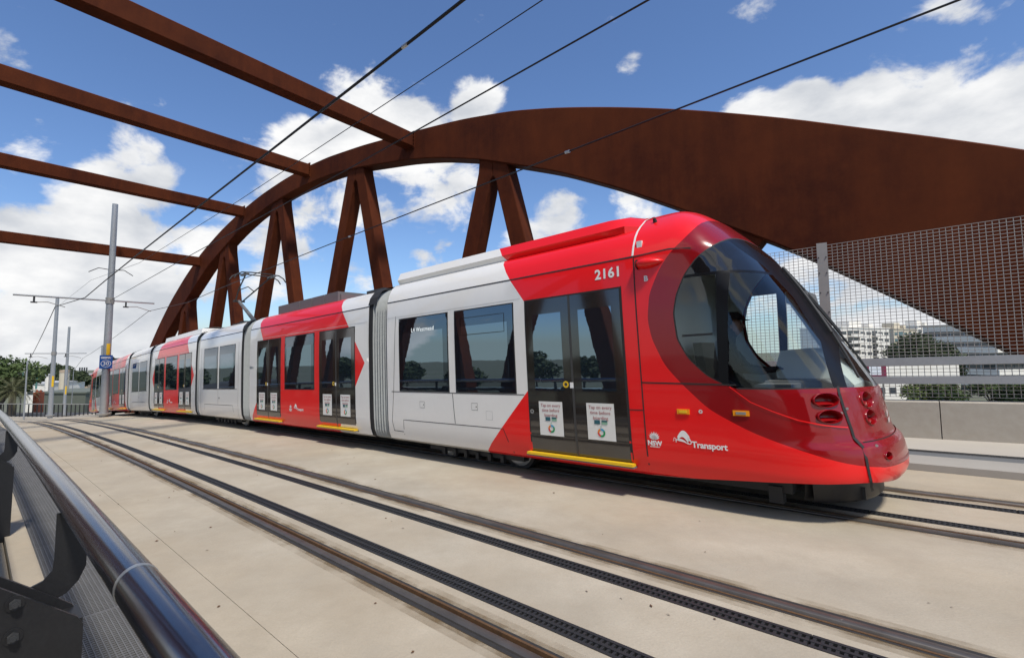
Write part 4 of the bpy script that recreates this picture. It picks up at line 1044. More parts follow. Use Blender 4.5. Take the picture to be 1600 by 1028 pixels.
mb = MB(); mb.box((-14.5, -.50, 4.78), (-14.0, -.40, 4.84)); mb.box((-14.5, .40, 4.78), (-14.0, .50, 4.84)); mb.build('head_mount', 'mid_grey', po)

# driver, seated in the cab
def driver():
    F = frame(0, 5.5) @ Matrix.Translation((.12, 0, -.03))
    J = [((-.33, -.02, 1.20), .135), ((-.34, -.02, 1.36), .135), ((-.34, -.02, 1.55), .155), ((-.32, -.02, 1.70), .09), ((-.29, -.02, 1.78), .052), ((-.27, -.02, 1.86), .085), ((-.26, -.02, 1.97), .095), ((-.26, -.02, 2.04), .06)]
    E_ = [(i, i + 1) for i in range(7)]
    for sg in (-1, 1):
        b = len(J); J += [((-.32, -.02 + sg * .19, 1.62), .062), ((-.20, -.02 + sg * .24, 1.42), .05), ((.06, -.02 + sg * .20, 1.38), .04), ((.18, -.02 + sg * .16, 1.42), .028)]
        E_ += [(2, b), (b, b + 1), (b + 1, b + 2), (b + 2, b + 3)]
        f0 = b + 4
        for k, dy in enumerate((-.03, -.012, .006, .024)):
            q = len(J); J += [((.225, -.02 + sg * .16 + dy, 1.425), .010), ((.262 - .004 * abs(k - 1), -.02 + sg * .16 + dy, 1.405), .009)]; E_ += [(b + 3, q), (q, q + 1)]
        q = len(J); J += [((.20, -.02 + sg * .125, 1.42), .011), ((.225, -.02 + sg * .105, 1.41), .009)]; E_ += [(b + 3, q), (q, q + 1)]
        h = len(J); J += [((-.20, -.02 + sg * .10, 1.19), .088), ((.12, -.02 + sg * .11, 1.17), .062), ((.16, -.02 + sg * .11, .98), .048), ((.24, -.02 + sg * .11, .92), .038)]
        E_ += [(0, h), (h, h + 1), (h + 1, h + 2), (h + 2, h + 3)]
    me = bpy.data.meshes.new('person'); me.from_pydata([F @ Vector(j[0]) for j in J], E_, [])
    o = link('person', me); tag(o, 'seated driver in dark clothes and cap behind the cab window', 'person')
    sk = o.modifiers.new('skin', 'SKIN'); me.skin_vertices.new() if not me.skin_vertices else None
    sv = me.skin_vertices[0].data
    for i, j in enumerate(J): sv[i].radius = (j[1], j[1])
    sv[0].use_root = True
    ss_ = o.modifiers.new('sub', 'SUBSURF'); ss_.levels = 1; ss_.render_levels = 1
    me.materials.append(M['cloth_dark'])
    T = lambda p: F @ Vector(p)
    mb = MB(); rows = []
    for r, z in ((.0, 2.115), (.07, 2.105), (.108, 2.06), (.114, 2.015)): rows.append([T((-.255 + math.cos(a) * r * 1.08, -.02 + math.sin(a) * r, z)) for a in [2 * math.pi * i / 20 for i in range(20)]])
    mb.grid(rows, 0, True)
    br_ = [T((-.255 + math.cos(a) * .12, -.02 + math.sin(a) * .095, 2.015)) for a in np.linspace(-1.3, 1.3, 9)]; b2 = [T((-.255 + .115 + math.cos(a) * .085, -.02 + math.sin(a) * .085, 1.995)) for a in np.linspace(-1.4, 1.4, 9)]
    mb.grid([br_, b2]); mb.build('cap', 'cloth_dark', o, 40)
    mb = MB(); c = Vector((-.235, -.02, 1.93)); rows = []
    for i in range(9):
        t = math.pi * i / 8; rows.append([T((c.x + math.sin(t) * math.cos(a) * .088, c.y + math.sin(t) * math.sin(a) * .075, c.z + math.cos(t) * .115)) for a in [2 * math.pi * k / 16 for k in range(16)]])
    mb.grid(rows, 0, True); mb.tube([T((-.155, -.02, 1.96)), T((-.128, -.02, 1.925)), T((-.15, -.02, 1.905))], [.01, .016, .012], 8)
    for sg in (-1, 1): mb.tube([T((-.25, -.02 + sg * .072, 1.95)), T((-.255, -.02 + sg * .088, 1.93)), T((-.25, -.02 + sg * .074, 1.905))], [.008, .014, .008], 6)
    mb.build('face', 'skin', o, 60)
    mb = MB()
    for sg in (-1, 1): mb.tube([T((-.160, -.02 + sg * .028, 1.955)), T((-.154, -.02 + sg * .028, 1.955))], .009, 8)
    mb.tube([T((-.152, -.045, 1.875)), T((-.150, -.02, 1.872)), T((-.152, .005, 1.875))], .004, 6); mb.build('facial_features', 'cab_dark', o)
driver()

GZ_ = -9.0
def gz(x, y): return GZ_ - .036 * max(-400, (-x + y) * .7071)      # the land falls away behind the tram
# ------------------------------------------------------------------ overhead line
def mast(P, h, r0, r1, label, arms=None, zarm=None, collar=True, yellow=True):
    e = empty('overhead_line_pole', tuple(P), label, 'pole', 'overhead line poles')
    mb = MB(); mb.tube([(0, 0, -.3), (0, 0, h * .5), (0, 0, h)], [r0, lerp(r0, r1, .5), r1], 18); mb.build('pole_shaft', 'galv', e, 50)
    mb = MB(); mb.tube([(0, 0, -.02), (0, 0, .06)], r0 * 1.7, 16); mb.build('base_plate', 'galv_dull', e)
    if yellow:
        zz = h * .24; rr = lerp(r0, r1, .24) + .004
        mb = MB(); d = Vector((-P[0], -P[1], 0)).normalized(); t = Vector((-d.y, d.x, 0))
        rows = [[tuple(d * math.cos(a) * rr + t * math.sin(a) * rr + Vector((0, 0, z))) for a in np.linspace(-.2, .75, 7)] for z in (zz, zz + .95)]
        mb.grid(rows); mb.build('marking_band', 'yellow', e)
    if arms:
        la, ra = arms
        mb = MB(); mb.tube([tuple(-VB * la + Vector((0, 0, zarm + .02))), tuple(VB * ra + Vector((0, 0, zarm)))], .045, 10); mb.build('cantilever_arm', 'galv', e, 50)
        mb = MB(); mb.tube([(0, 0, zarm - .16), (0, 0, zarm + .16)], lerp(r0, r1, zarm / h) + .035, 14); mb.build('arm_collar', 'galv_dull', e)
        for o_, sg in ((-la * .80, 1), (ra * .35, 1)):
            b = VB * o_; mb = MB(); mb.tube([tuple(b + Vector((0, 0, zarm))), tuple(b + Vector((0, 0, zarm - .28)))], .04, 8); mb.tube([tuple(b - VB * .12 + Vector((0, 0, zarm - .28))), tuple(b + VB * .12 + Vector((0, 0, zarm - .28)))], .035, 8); mb.build('insulator', 'dark_grey', e, 50)
            mb = MB(); mb.tube([tuple(b + Vector((0, 0, zarm - .28))), tuple(b + VB * .5 + Vector((0, 0, zarm - .24))), tuple(b + VB * 1.15 + Vector((0, 0, zarm - .44)))], .018, 6); mb.build('registration_arm', 'galv_dull', e, 50)
    return e
P1 = Vector((-17.95, 24.45, -1.72)); P2 = Vector((-36.3, 43.0, -4.4)); P3 = Vector((-46.5, 57.0, -6.4))
e1 = mast(P1, 10.75, .19, .13, 'tall galvanised pole carrying the blue 30 speed sign', (3.66, 2.0), 5.72)
mast(P2, 10.5, .19, .13, 'galvanised pole with cross arm standing behind the speed sign pole', (1.95, 2.35), 5.45)
mast(P3, 10.4, .17, .12, 'thinner galvanised pole standing farthest along the track')
mb = MB()
for sg in (-1, 1):
    mb.tube([tuple(P1 + Vector((0, 0, 7.3))), tuple(P1 + VB * sg * .55 + Vector((0, 0, 7.35))), tuple(P1 + VB * sg * .95 + Vector((0, 0, 7.1)))], .02, 6)
o = mb.build('feeder_bracket', 'dark_grey', e1); o.matrix_parent_inverse = Matrix.Translation(-P1)
# small pole tops beyond the tram
for (x, yt, Y, zb, r, lab) in ((161.5, 540, 62, -7, .14, 'galvanised pole top showing behind the rear of the tram'), (46.5, 563, 46, -5.4, .075, 'slim grey lighting pole by the black picket fence'), (119, 578, 70, -8, .06, 'thin grey pole in front of the distant trees')):
    X = (x - 720) / 750 * Y; zt = 1.66 + (541.5 - yt) / 750 * Y; zb = min(zb, gz(X, Y)) if x != 161.5 else zb; mast(Vector((X, Y, zb)), zt - zb, r, r * .8, lab, yellow=False)
# wires
def wire(pts, r, label, name='overhead_wire', sag=.0):
    mb = MB(); mb.tube(pts, r, 6); return tag(mb.build(name, 'wire', None, 50), label, 'wire', None)
def through(P, Qp, n=14, sag=.1): return [P.lerp(Qp, i / n) + Vector((0, 0, -4 * sag * (i / n) * (1 - i / n))) for i in range(n + 1)]
z1 = P1.z + 5.72 - .44
RN = P1 - VB * 2.15 + Vector((0, 0, 5.28)); RT = P1 + VB * 1.75 + Vector((0, 0, 5.28))
R2N = P2 - VB * 1.6 + Vector((0, 0, 5.0)); R2T = P2 + VB * 2.1 + Vector((0, 0, 5.0))
def wire_pts(fn, R1, R2):
    near = [fn(s) for s in (-20, -12, -6, -2, 2, 6, 10, 14, 18, 22)]
    return near + [R1] + through(R1, R2, 6, .12)[1:] + [R2 + (R2 - R1) * .5 + Vector((0, 0, -1.2))]
fT = lambda s: D(s, 0, 4.92 + .0 * s); fN = lambda s: D(s, -3.62, 4.87)
w1 = wire(wire_pts(fT, RT, R2T), .013, 'contact wire running above the tram roof and pantograph')
w2 = wire(wire_pts(fN, RN, R2N), .017, 'contact wire above the empty near track')
w3 = wire([D(-16, -1.95, 5.15), D(-4, -1.95, 5.15), D(6, -1.95, 5.2), D(16, -1.9, 5.4), P1 + Vector((0, 0, 5.72))], .012, 'cable anchored to the speed sign pole between the two tracks')
w4 = wire([D(-16, -2.45, 5.5), D(0, -2.45, 5.45), D(10, -2.4, 5.6), D(20, -2.3, 6.0), D(32, -2.2, 7.6), P2 + Vector((0, 0, 9.6))], .007, 'thin cable strung to the second pole above the tracks')
def clamp(w, p):
    mb = MB(); mb.tube([p - Vector((.03, -.03, .0)), p + Vector((.03, -.03, 0))], .022, 8); mb.build('clamp', 'steel_light', w)
clamp(w1, fT(2.55)); clamp(w1, fT(9.0)); clamp(w2, fN(2.2)); clamp(w2, fN(13)); clamp(w2, fN(9))
# speed sign on the pole
sg_ = empty('speed_sign', tuple(P1 + Vector((0, 0, 2.1))), 'blue and white speed 30 sign with tram symbol fixed to pole', 'sign')
fdir = Vector((.50, -.866, 0)).normalized(); rdir = Vector((-fdir.y, fdir.x, 0)); 
def SG(a, b, o=0): return tuple(fdir * (.20 + o) + rdir * a + Vector((0, 0, b)))
zs0 = 1.66 + (541.5 - 565) / 750 * 24.3 - (P1.z + 2.1)
w_, h_ = .27, .335
mb = MB(); mb.prism([SG(-w_, zs0 - h_), SG(w_, zs0 - h_), SG(w_, zs0 + h_), SG(-w_, zs0 + h_)], fdir * .01); mb.build('sign_plate', 'sign_blue', sg_, recalc=True)
mb = MB()
def sgp(polys): 
    for p in polys: mb.poly([SG(a, zs0 + b, .014) for a, b in p])
sgp([[(a, b * .82 - .09) for a, b in p] for p in ring(.185, .215, 0, 6.283, 28)])
sgp([[(a, b - .09) for a, b in p] for p in text_polys('30', .26, .006)])
sgp(rect(-.20, .20, .16, .19)); sgp([[(-.20, .20), (.13, .20), (.20, .235), (.20, .25), (-.20, .25)]]); sgp(rect(-.215, -.205, .16, .25))
mb.build('sign_symbols', 'sign_white', sg_)
mb = MB(); mb.box((-.17, -.17, zs0 - .2), (.17, .17, zs0 - .15)); mb.box((-.17, -.17, zs0 + .15), (.17, .17, zs0 + .2)); mb.build('sign_bracket', 'galv_dull', sg_)

# ------------------------------------------------------------------ ground and roads
mb = MB(); gs = [-3000, -1200, -500, -250, -120, -60, 0, 60, 120, 250, 500, 1200, 3000]; mb.grid([[(x, y, gz(x, y)) for x in gs] for y in gs]); tag(mb.build('ground', 'ground'), kind='structure')
mb = MB(); mb.grid([[(x, y, gz(x, y) + .04) for x in (20, 100, 180, 260)] for y in (62, 84)]); tag(mb.build('road', 'asphalt'), kind='structure')
mb = MB(); mb.poly([(-120, 52, GZ_ + 2.32), (-34, 52, GZ_ + 2.32), (-34, 62, GZ_ + 2.32), (-120, 62, GZ_ + 2.32)]); mb.poly([(-120, 52, GZ_ + 2.32), (-34, 52, GZ_ + 2.32), (-34, 52, GZ_), (-120, 52, GZ_)][::-1]); tag(mb.build('side_road', 'asphalt'), kind='structure')
mb = MB()
for s0 in (S0, ): mb.prism([D(S0, -8, -.9), D(S0, 6, -.9), D(S0 + 4, 6, -.9), D(S0 + 4, -8, -.9)], (0, 0, -9)); 
tag(mb.build('abutment', 'concrete_grey', recalc=True), 'concrete abutment block under the end of the deck', 'abutment')
for k, s in enumerate((20, 44, 68)):
    mb = MB(); zt = D(s, 0, -.9).z; mb.prism([D(s - .6, -6, -.88), D(s - .6, 4, -.88), D(s + .6, 4, -.88), D(s + .6, -6, -.88)], (0, 0, -14 - zt)); tag(mb.build('bridge_pier', 'concrete_grey', recalc=True), ('concrete pier under the deck below the middle of the tram', 'concrete pier under the deck near the speed sign pole', 'concrete pier under the far end of the deck')[k], 'pier')

# ------------------------------------------------------------------ left: retaining wall with picket fence
FA, FB = Vector((-52.5, 50.5, 0)), Vector((-38.0, 50.0, 0))
rw = MB(); zt = 1.66 - (649.5 - 541.5) / 750 * 50.2; zf = 1.66 - (630.0 - 541.5) / 750 * 50.2
rw.prism([(FA.x, FA.y, GZ_ - 4), (FB.x, FB.y, GZ_ - 4), (FB.x, FB.y + .4, GZ_ - 4), (FA.x, FA.y + .4, GZ_ - 4)], (0, 0, zt - GZ_ + 4)); tag(rw.build('retaining_wall', 'concrete_pale', recalc=True), 'pale concrete retaining wall below the black picket fence', 'wall')
fe = empty('picket_fence', (FA.x, FA.y, zt), 'black picket fence on top of the pale concrete wall', 'fence')
finv = Matrix.Translation(-fe.location); dv = FB - FA; L_ = dv.length; n = 32
pk = MB().box((-.045, -.03, 0), (.045, .03, zf - zt)).mesh('picket'); pk.materials.append(M['black_paint'])
for i in range(n + 1):
    p = FA + dv * (i / n); o = link('picket', pk, fe); o.matrix_parent_inverse = finv; o.matrix_basis = Matrix.Translation((p.x, p.y + .15, zt))
for z, nm in ((zf, 'top_rail'), (zt + .12, 'bottom_rail')):
    mb = MB(); mb.bar((FA.x, FA.y + .15, z), (FB.x, FB.y + .15, z), .08, .07); o = mb.build(nm, 'galv_dull' if nm == 'top_rail' else 'black_paint', fe); o.matrix_parent_inverse = finv

# ------------------------------------------------------------------ vegetation
def leaves(mb, blobs, n, size, rr):
    tot = sum(b[3] * b[4] * b[5] for b in blobs)
    for bx_, by_, bz_, rx, ry, rz in blobs:
        k = int(n * rx * ry * rz / tot)
        for _ in range(k):
            while True:
                d = Vector((rr.uniform(-1, 1), rr.uniform(-1, 1), rr.uniform(-1, 1)))
                if .2 < d.length < 1: break
            d = d * (.55 + .45 * rr.random()) / max(d.length, .3) * min(1, d.length + .35)
            c = Vector((bx_ + d.x * rx, by_ + d.y * ry, bz_ + d.z * rz))
            s = size * rr.uniform(.6, 1.3); a = Vector((rr.gauss(0, 1), rr.gauss(0, 1), rr.gauss(0, .6))).normalized(); b = a.orthogonal().normalized(); b = (b * math.cos(rr.random() * 6) + a.cross(b) * math.sin(rr.random() * 6))
            i = len(mb.v); mb.v += [tuple(c - a * s), tuple(c + b * s * .5), tuple(c + a * s), tuple(c - b * s * .5)]; mb.f.append([i, i + 1, i + 2, i + 3]); mb.m.append(0)
def tree(P, h, rx, mat, label, n=2600, size=.28, seed=1, spread=7, group=None, flat=.55):
    dz = P.z - gz(P.x, P.y)
    rr = random.Random(seed); e = empty('tree', tuple(P), label, 'tree', group)
    mb = MB(); mb.tube([(0, 0, min(0, -dz) - .2), (.1, .05, h * .3), (0, 0, h * .55)], [h * .035, h * .026, h * .015], 8)
    blobs = []
    for i in range(spread):
        a = i * 2.4 + rr.uniform(-.3, .3); q = rr.uniform(.25, .62) * rx; zc = h * rr.uniform(.48, .82); k = rr.uniform(.38, .58) * rx
        blobs.append((math.cos(a) * q, math.sin(a) * q, zc, k, k, k * flat * rr.uniform(.8, 1.2)))
        mb.tube([(0, 0, h * .3), (math.cos(a) * q * .5, math.sin(a) * q * .5, zc * .75), (math.cos(a) * q, math.sin(a) * q, zc)], [h * .016, h * .010, h * .004], 6)
    blobs.append((0, 0, h * .85, rx * .5, rx * .5, h * .15))
    mb.build('trunk', 'bark', e, 40)
    lb = MB(); leaves(lb, blobs, n, size, rr); o = lb.build('crown', mat, e, weld=False); return e
def at(x, y, Y): return Vector(((x - 720) / 750 * Y, Y, 1.66 + (541.5 - y) / 750 * Y))
# left side
t = at(18, 600, 62); tree(Vector((t.x - 1, 62, GZ_)), 9.6, 4.8, 'leaf', 'broad green tree rising behind the palm', 7000, .26, 5, 11, flat=.62)
for k, (x, Y, h, r, sd) in enumerate(((66, 95, 7.2, 3.2, 11), (74, 100, 7.0, 3.4, 12), (119, 96, 6.4, 2.4, 13), (133, 100, 6.0, 2.2, 14), (88, 110, 7.4, 3.5, 15))):
    tree(Vector((at(x, 0, Y).x, Y, GZ_)), h - .4, r, 'leaf_dark', ('dark tree behind the white tower', 'dark tree beside the white tower', 'dark tree between the cream tower and the tram tail', 'dark tree right behind the tram tail', 'dark tree behind the two towers')[k], 1800, .34, sd, 7)
def palm(P, h, r, label, seed=2):
    rr = random.Random(seed); e = empty('palm_tree', tuple(P), label, 'palm')
    mb = MB(); mb.tube([(0, 0, -6), (0, 0, h * .5), (0, 0, h)], [.38, .32, .36], 12); mb.build('trunk', 'bark', e, 50)
    for i in range(42):
        a = i * 2.39996; el = lerp(1.25, -.55, (i / 41) ** .9) + rr.uniform(-.08, .08); Lf = r * rr.uniform(.85, 1.1); mb = MB(); pts = []
        d = Vector((math.cos(a), math.sin(a), 0))
        for k in range(9):
            t = k / 8; ang = el - 1.15 * t * t; 
            if k == 0: p = Vector((0, 0, h))
            else: p = p + (d * math.cos(ang) + Vector((0, 0, math.sin(ang)))) * Lf / 8
            pts.append(p.copy())
        mb.tube(pts, [.03 - .003 * k for k in range(9)], 4)
        sd = d.cross(Vector((0, 0, 1)))
        for k in range(1, 9):
            for j in range(3):
                q = pts[k - 1].lerp(pts[k], j / 3); ll = .5 * Lf * .32 * math.sin(math.pi * (k + j / 3) / 9.3) + .08; dr = (pts[k] - pts[k - 1]).normalized()
                for sgn in (-1, 1):
                    tip = q + sd * sgn * ll * .75 + dr * ll * .55 + Vector((0, 0, -.12 * ll)); mb.poly([q, q + dr * .06, tip])
        mb.build('frond', 'palm', e, weld=False)
pt = at(27, 606, 57); palm(Vector((pt.x, 57, GZ_ + 1.0)), pt.z - GZ_ - 1.2, 2.9, 'stout date palm with spreading fronds beyond the picket fence')

# ------------------------------------------------------------------ left buildings
def slab_building(name, P, w, d, h, mat, label, cat='building', roof=None, gable=False, wins=None, group=None):
    e = empty(name, tuple(P), label, cat, group)
    mb = MB()
    mb.box((-w / 2, 0, -6.5), (w / 2, d, h)); mb.build('wall', mat, e)
    mb = MB()
    if gable: mb.prism([(-w / 2 - .3, -.3, h), (-w / 2 - .3, d / 2, h + d * .22), (-w / 2 - .3, d + .3, h)], (w + .6, 0, 0))
    else: mb.box((-w / 2 - .12, -.12, h), (w / 2 + .12, d + .12, h + .25))
    mb.build('roof', roof or 'wall_grey', e, recalc=True)
    if wins:
        for (x0, x1, z0, z1) in wins:
            mb = MB(); mb.box((x0 - .05, -.03, z0 - .05), (x1 + .05, .01, z1 + .05)); f = mb.build('window', 'offwhite', e)
            mb = MB(); mb.box((x0, -.045, z0), (x1, -.02, z1)); mb.build('pane', 'pane', f)
    return e
def px_box(name, x0, x1, y0, Y, d, mat, label, **k):
    a, b = at(x0, y0, Y), at(x1, y0, Y); return slab_building(name, Vector(((a.x + b.x) / 2, Y, GZ_)), b.x - a.x, d, a.z - GZ_, mat, label, **k)
sw = lambda n, w, z0, z1: [(-w / 2 + (i + .2) * w / n, -w / 2 + (i + .8) * w / n, z0, z1) for i in range(n)]
px_box('shed', 66, 140, 614, 74, 7, 'wall_green', 'long grey-green shed behind the picket fence', roof='wall_green')
px_box('warehouse', 46, 78, 600, 88, 9, 'wall_white', 'low white warehouse behind the brick chimney', wins=[(-1.4, -.4, 2.0, 2.7), (.4, 1.4, 2.0, 2.7)])
def tower(x0, x1, y0, Y, mat, capmat, label):
    a, b = at(x0, y0, Y), at(x1, y0, Y); r = (b.x - a.x) / 2; e = empty('storage_tower', ((a.x + b.x) / 2, Y, GZ_), label, 'silo'); h = a.z - GZ_
    mb = MB(); mb.tube([(0, 0, -6), (0, 0, h - .4)], r, 20); mb.build('tower_shell', mat, e, 50)
    mb = MB(); mb.tube([(0, 0, h - .4), (0, 0, h), (0, 0, h + .05)], [r * 1.04, r * 1.04, r * .5], 20); mb.build('cap', capmat, e, 40)
    mb = MB(); mb.tube([(r * .7, -r * .8, .2), (r * .7, -r * .8, h)], .06, 6); mb.build('ladder_pipe', 'galv_dull', e)
tower(77, 86.5, 584, 84, 'wall_white', 'wall_grey', 'white round storage tower behind the second pole')
tower(99, 112, 578, 86, 'wall_cream', 'wall_tan', 'cream round storage tower with tan cap behind the thinner pole')
px_box('apartment_block', 126, 142, 586, 120, 8, 'wall_tan', 'tan block behind the tail of the tram', wins=sw(4, 2.3, 4, 5.5))
def chimney(x0, x1, y0, y1, Y, label):
    a, b = at(x0, y0, Y), at(x1, y0, Y); e = empty('brick_chimney', ((a.x + b.x) / 2, Y, GZ_), label, 'chimney'); w = b.x - a.x; h = a.z - GZ_
    mb = MB(); mb.box((-w / 2, 0, -6), (w / 2, w, h)); mb.build('stack', 'brick', e)
    for k in (-.3, .3): mb = MB(); mb.tube([(k * w, w / 2, h - .05), (k * w, w / 2, h + .3)], .12, 8); mb.build('chimney_pot', 'brick', e)
chimney(58.5, 68, 612, 630, 66, 'orange brick chimney stack beside the palm')
for x, y0, lab in ((40, 580, 'teal banner post rising out of the palm fronds'), (62.5, 590, 'teal banner post behind the brick chimney')):
    p = at(x, y0, 68); e = empty('banner_post', (p.x, 68, GZ_), lab, 'post'); h = p.z - GZ_
    mb = MB(); mb.tube([(0, 0, -6), (0, 0, h)], .05, 8); mb.build('post', 'galv_dull', e); mb = MB(); mb.box((-.13, -.03, h - 1.5), (.13, .03, h)); mb.build('banner', 'teal', e)

# ------------------------------------------------------------------ right background
def apartments(name, P, w, d, floors, fh, cols, mat, label, pane='pane', balc=(), accent=None, yaw=0, roofbits=True):
    e = empty(name, tuple(P), label, 'building'); e.rotation_euler = (0, 0, yaw); h = floors * fh
    mb = MB(); mb.box((-w / 2, 0, -6), (w / 2, d, h + .9)); mb.build('wall', mat, e)
    mb = MB(); mb.box((-w / 2 - .2, -.2, h + .9), (w / 2 + .2, d + .2, h + 1.15))
    if roofbits: mb.box((-w * .2, 2, h + 1.1), (w * .05, 6, h + 3.4)); mb.box((w * .2, 2, h + 1.1), (w * .3, 5, h + 2.6))
    mb.build('roof', mat, e)
    cw = w / cols
    for f in range(floors):
        for c in range(cols):
            x = -w / 2 + (c + .5) * cw; z = f * fh + .95
            ww, wh = (cw * .36, fh * .46) if c not in balc else (cw * .46, fh * .62)
            mb = MB(); mb.box((x - ww, -.05, z - (.35 if c in balc else 0)), (x + ww, .01, z + wh)); wo = mb.build('window', pane, e)
            if c in balc:
                mb = MB(); mb.box((x - cw * .5, -1.3, f * fh + .2), (x + cw * .5, 0, f * fh + .42)); b = mb.build('balcony', mat, e)
                mb = MB(); mb.box((x - cw * .5, -1.32, f * fh + .42), (x + cw * .5, -1.26, f * fh + 1.3)); mb.build('balcony_rail', accent or mat, b)
    return e
def yb(y, Y): return 1.66 + (541.5 - y) / 750 * Y
A1 = at(1352, 510, 165); apartments('apartment_building', Vector((A1.x, 165, GZ_)), 24, 14, 7, (yb(512, 165) - GZ_ - 1.1) / 7, 8, 'wall_white', 'white apartment block with grey balconies seen through the mesh', balc=(1, 2, 5), yaw=R(18))
A2 = at(1408, 512, 178); apartments('apartment_building', Vector((A2.x + 1.5, 178, GZ_)), 13, 12, 7, (yb(514, 178) - GZ_ - 1.1) / 7, 5, 'wall_cream', 'cream apartment block with teal glazed bay', pane='pane_teal', balc=(1,), yaw=R(18))
A3 = at(1441, 510, 190); apartments('apartment_building', Vector((A3.x + 2, 190, GZ_)), 12, 12, 7, (yb(509, 190) - GZ_ - 1.1) / 7, 4, 'wall_white', 'white apartment block standing behind the round tree', balc=(2,), yaw=R(18))
# office block with long bands
of = empty('office_block', (at(1628, 0, 118).x, 118, GZ_), 'grey and white banded office block with brick panels', 'building'); of.rotation_euler = (0, 0, R(16))
ow = 36; ot = yb(509, 118) - GZ_; nb = 6; fh = ot / nb
mb = MB(); mb.box((-ow / 2, 0, -4), (ow / 2, 14, ot)); mb.build('wall', 'wall_grey', of)
for f in range(nb):
    mb = MB(); mb.box((-ow / 2 - .35, -.5, f * fh + fh * .50), (ow / 2 + .2, 13.8, f * fh + fh)); mb.build('spandrel_band', 'wall_white', of)
    for k in range(5): mb = MB(); mb.box((-ow / 2 - .12, .3 + k * 2.7, f * fh + .1), (-ow / 2 + .02, 2.7 + k * 2.7, f * fh + fh * .49)); mb.build('window', 'pane', of)
    for k in range(12):
        x0 = -ow / 2 + k * ow / 12; mb = MB(); mb.box((x0 + .12, -.12, f * fh + .1), (x0 + ow / 12 - .12, .0, f * fh + fh * .49)); mb.build('window', 'brick_pale' if (f in (2, 3) and k in (8, 9, 10)) else 'pane', of)
mb = MB(); mb.prism([(-1.2, -1.4, 0), (.2, -1.4, 0), (-1.6, -1.4, ot), (-3.0, -1.4, ot)], (0, 1.3, 0)); mb.build('slanted_pier', 'wall_white', of, recalc=True)
mb = MB(); mb.box((-ow / 2 - .5, -.8, ot), (ow / 2 + .5, 14.5, ot + .4)); mb.build('roof', 'concrete_pale', of)
tp = at(1425, 545, 105); tree(Vector((tp.x, 105, GZ_)), yb(524, 105) - GZ_ + .8, 5.4, 'leaf_dark', 'large dark round tree in front of the apartment blocks', 6000, .34, 21, 11, flat=.8)
tp = at(1476, 545, 100); tree(Vector((tp.x, 100, GZ_)), yb(536, 100) - GZ_ + .4, 3.6, 'leaf_dark', 'dark tree in front of the banded office block', 3500, .32, 22, 9, flat=.8)
for k, (x, Y, h, r, m_, lab) in enumerate(((1388, 118, 6.4, 2.4, 'leaf_light', 'small yellow-green tree beside the dark round tree'), (1440, 78, 5.6, 3.2, 'leaf_light', 'light green tree behind the fence rails'), (1475, 76, 5.8, 3.0, 'leaf', 'green tree beside the light green tree behind the rails'), (1540, 74, 6.0, 3.2, 'leaf', 'green tree below the office block bands'), (1590, 70, 6.2, 3.4, 'leaf', 'green tree at the corner below the office block'), (1330, 120, 5.6, 2.2, 'leaf_light', 'small light tree at the foot of the white apartments'))):
    tree(Vector((at(x, 0, Y).x, Y, GZ_)), h, r, m_, lab, 2200, .26, 40 + k, 7, flat=.7)
rr = random.Random(5)
hd = MB()
for i in range(40):
    x = 30 + i * 1.6; leaves(hd, [(x, 53 + rr.uniform(-1, 1), gz(x, 53) + .9, 1.3, 1.3, rr.uniform(.8, 1.6))], 130, .2, rr)
tag(hd.build('hedge', 'leaf', weld=False), 'leafy green hedge along the road below the bridge', 'hedge', kind='stuff')
# low white flat building behind rails and a bus on the road
lb = slab_building('low_building', Vector((at(1400, 0, 96).x, 96, GZ_)), 24, 6, yb(565, 96) - GZ_, 'wall_white', 'long low white building behind the road', roof='concrete_pale', wins=[(-11 + i * 2.2, -9.6 + i * 2.2, 1.4, 2.6) for i in range(10)])
def bus(P, yaw, L_, label):
    e = empty('bus', tuple(P), label, 'bus'); e.rotation_euler = (0, 0, yaw); hgt = 3.0
    mb = MB(); mb.prism([(-L_ / 2, -1.2, .35), (L_ / 2, -1.2, .35), (L_ / 2, -1.2, 1.6), (L_ / 2 - .35, -1.2, hgt), (-L_ / 2 + .1, -1.2, hgt)], (0, 2.4, 0)); mb.build('body', 'bus_blue', e, recalc=True)
    for k in range(6): x = -L_ / 2 + .6 + k * (L_ - 2.0) / 6; mb = MB(); mb.box((x, -1.22, 1.5), (x + (L_ - 2.6) / 6, -1.19, 2.5)); mb.build('window', 'pane', e)
    mb = MB(); mb.box((-L_ / 2 + .3, -1.225, .8), (L_ / 2 - .8, -1.195, 1.25)); mb.build('stripe', 'bus_white', e)
    mb = MB(); mb.box((-L_ / 2 + .3, -1.225, 2.6), (L_ / 2 - .9, -1.195, 2.85)); mb.build('roof_stripe', 'bus_white', e)
    mb = MB(); mb.box((L_ / 2 - .34, -1.0, 1.5), (L_ / 2 + .0, 1.0, 2.55)); mb.build('windscreen', 'bus_white', e)
    for x in (-L_ * .3, L_ * .32):
        for y in (-1.1, 1.1): mb = MB(); mb.tube([(x, y - .12, .48), (x, y + .12, .48)], .48, 16); mb.build('wheel', 'rubber', e, 40)
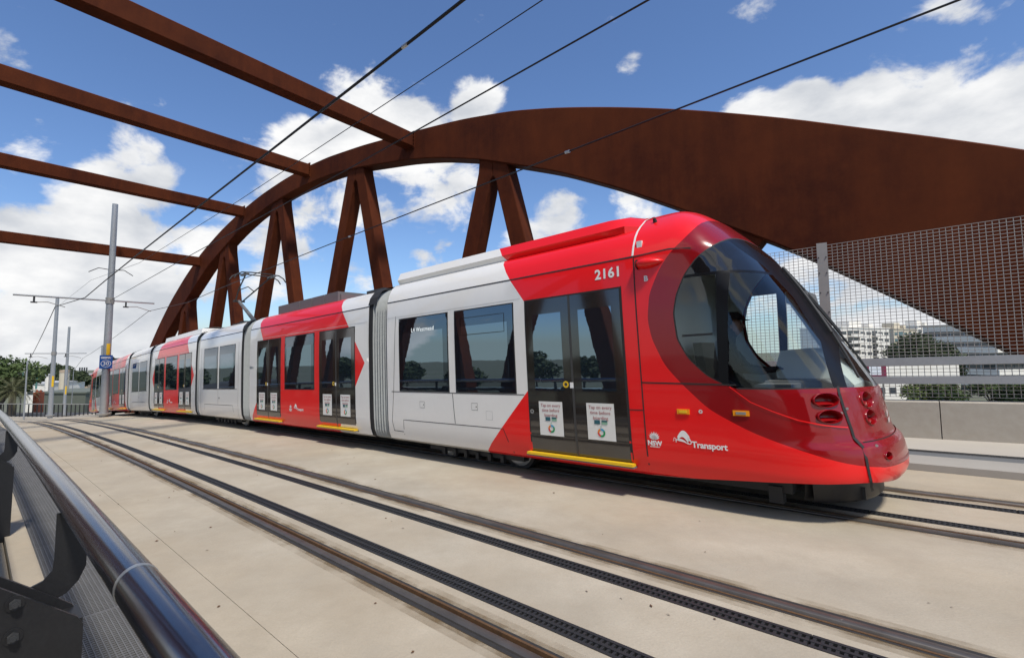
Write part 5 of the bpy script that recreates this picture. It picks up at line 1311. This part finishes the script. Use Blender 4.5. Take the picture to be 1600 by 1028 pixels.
bp = at(1396, 590, 74); bus(Vector((bp.x, 74, max(GZ_ + .03, bp.z - 4.0))), 0, 6.4, 'blue and white bus on the road beyond the fence') if False else bus(Vector((at(1394, 0, 88).x, 80.5, gz(at(1394, 0, 88).x, 80.5) + .05)), R(2), 8.0, 'blue and white bus on the road beyond the fence')
# billboard
bb = at(1362, 577, 92); e = empty('billboard', (bb.x, 92, GZ_), 'plum red billboard on posts beside the bus', 'billboard')
mb = MB(); mb.box((-2.2, -.1, bb.z - GZ_ - 1.6), (2.2, .1, bb.z - GZ_ + 1.6)); mb.build('panel', 'plum', e)
mb = MB(); mb.box((-1.1, -.13, bb.z - GZ_ - 1.0), (1.2, -.1, bb.z - GZ_ + .6)); mb.build('poster', 'bus_white', e)
for x in (-1.6, 1.6): mb = MB(); mb.box((x - .1, 0, -3), (x + .1, .2, bb.z - GZ_ - 1.5)); mb.build('post', 'galv_dull', e)
# trees on the camera side, mirrored in the tram windows
for k in range(11):
    x = -135 + 16 * math.sin(k * 1.7); Y = -90 + k * 19; tree(Vector((x, Y, gz(x, Y))), 11.0 + 2.5 * math.sin(k * 2.1), 6.5, 'leaf_dark', 'tree in the row on the walkway side of the bridge', 1500, .8, 60 + k, 9, group='trees on the walkway side', flat=.7)

# dry leaf litter and grit on the deck
rl = random.Random(9); lm = MB()
for i in range(70):
    s = rl.uniform(-3, 12); lat = rl.choice((rl.uniform(-5.4, -4.6), rl.uniform(-2.7, -1.0), rl.uniform(-3.6, -3.4))); p = D(s, lat, .004); a = rl.uniform(0, 6.28); k = rl.uniform(.006, .018)
    lm.poly([p + Vector((math.cos(a) * k, math.sin(a) * k, .002)), p + Vector((-math.sin(a) * k * .5, math.cos(a) * k * .5, .006)), p - Vector((math.cos(a) * k, math.sin(a) * k, -.002)), p + Vector((math.sin(a) * k * .5, -math.cos(a) * k * .5, .001))])
tag(lm.build('leaf_litter', 'rail_rust', weld=False), 'tiny dry leaves and grit scattered on the concrete deck', 'leaf litter', kind='stuff')
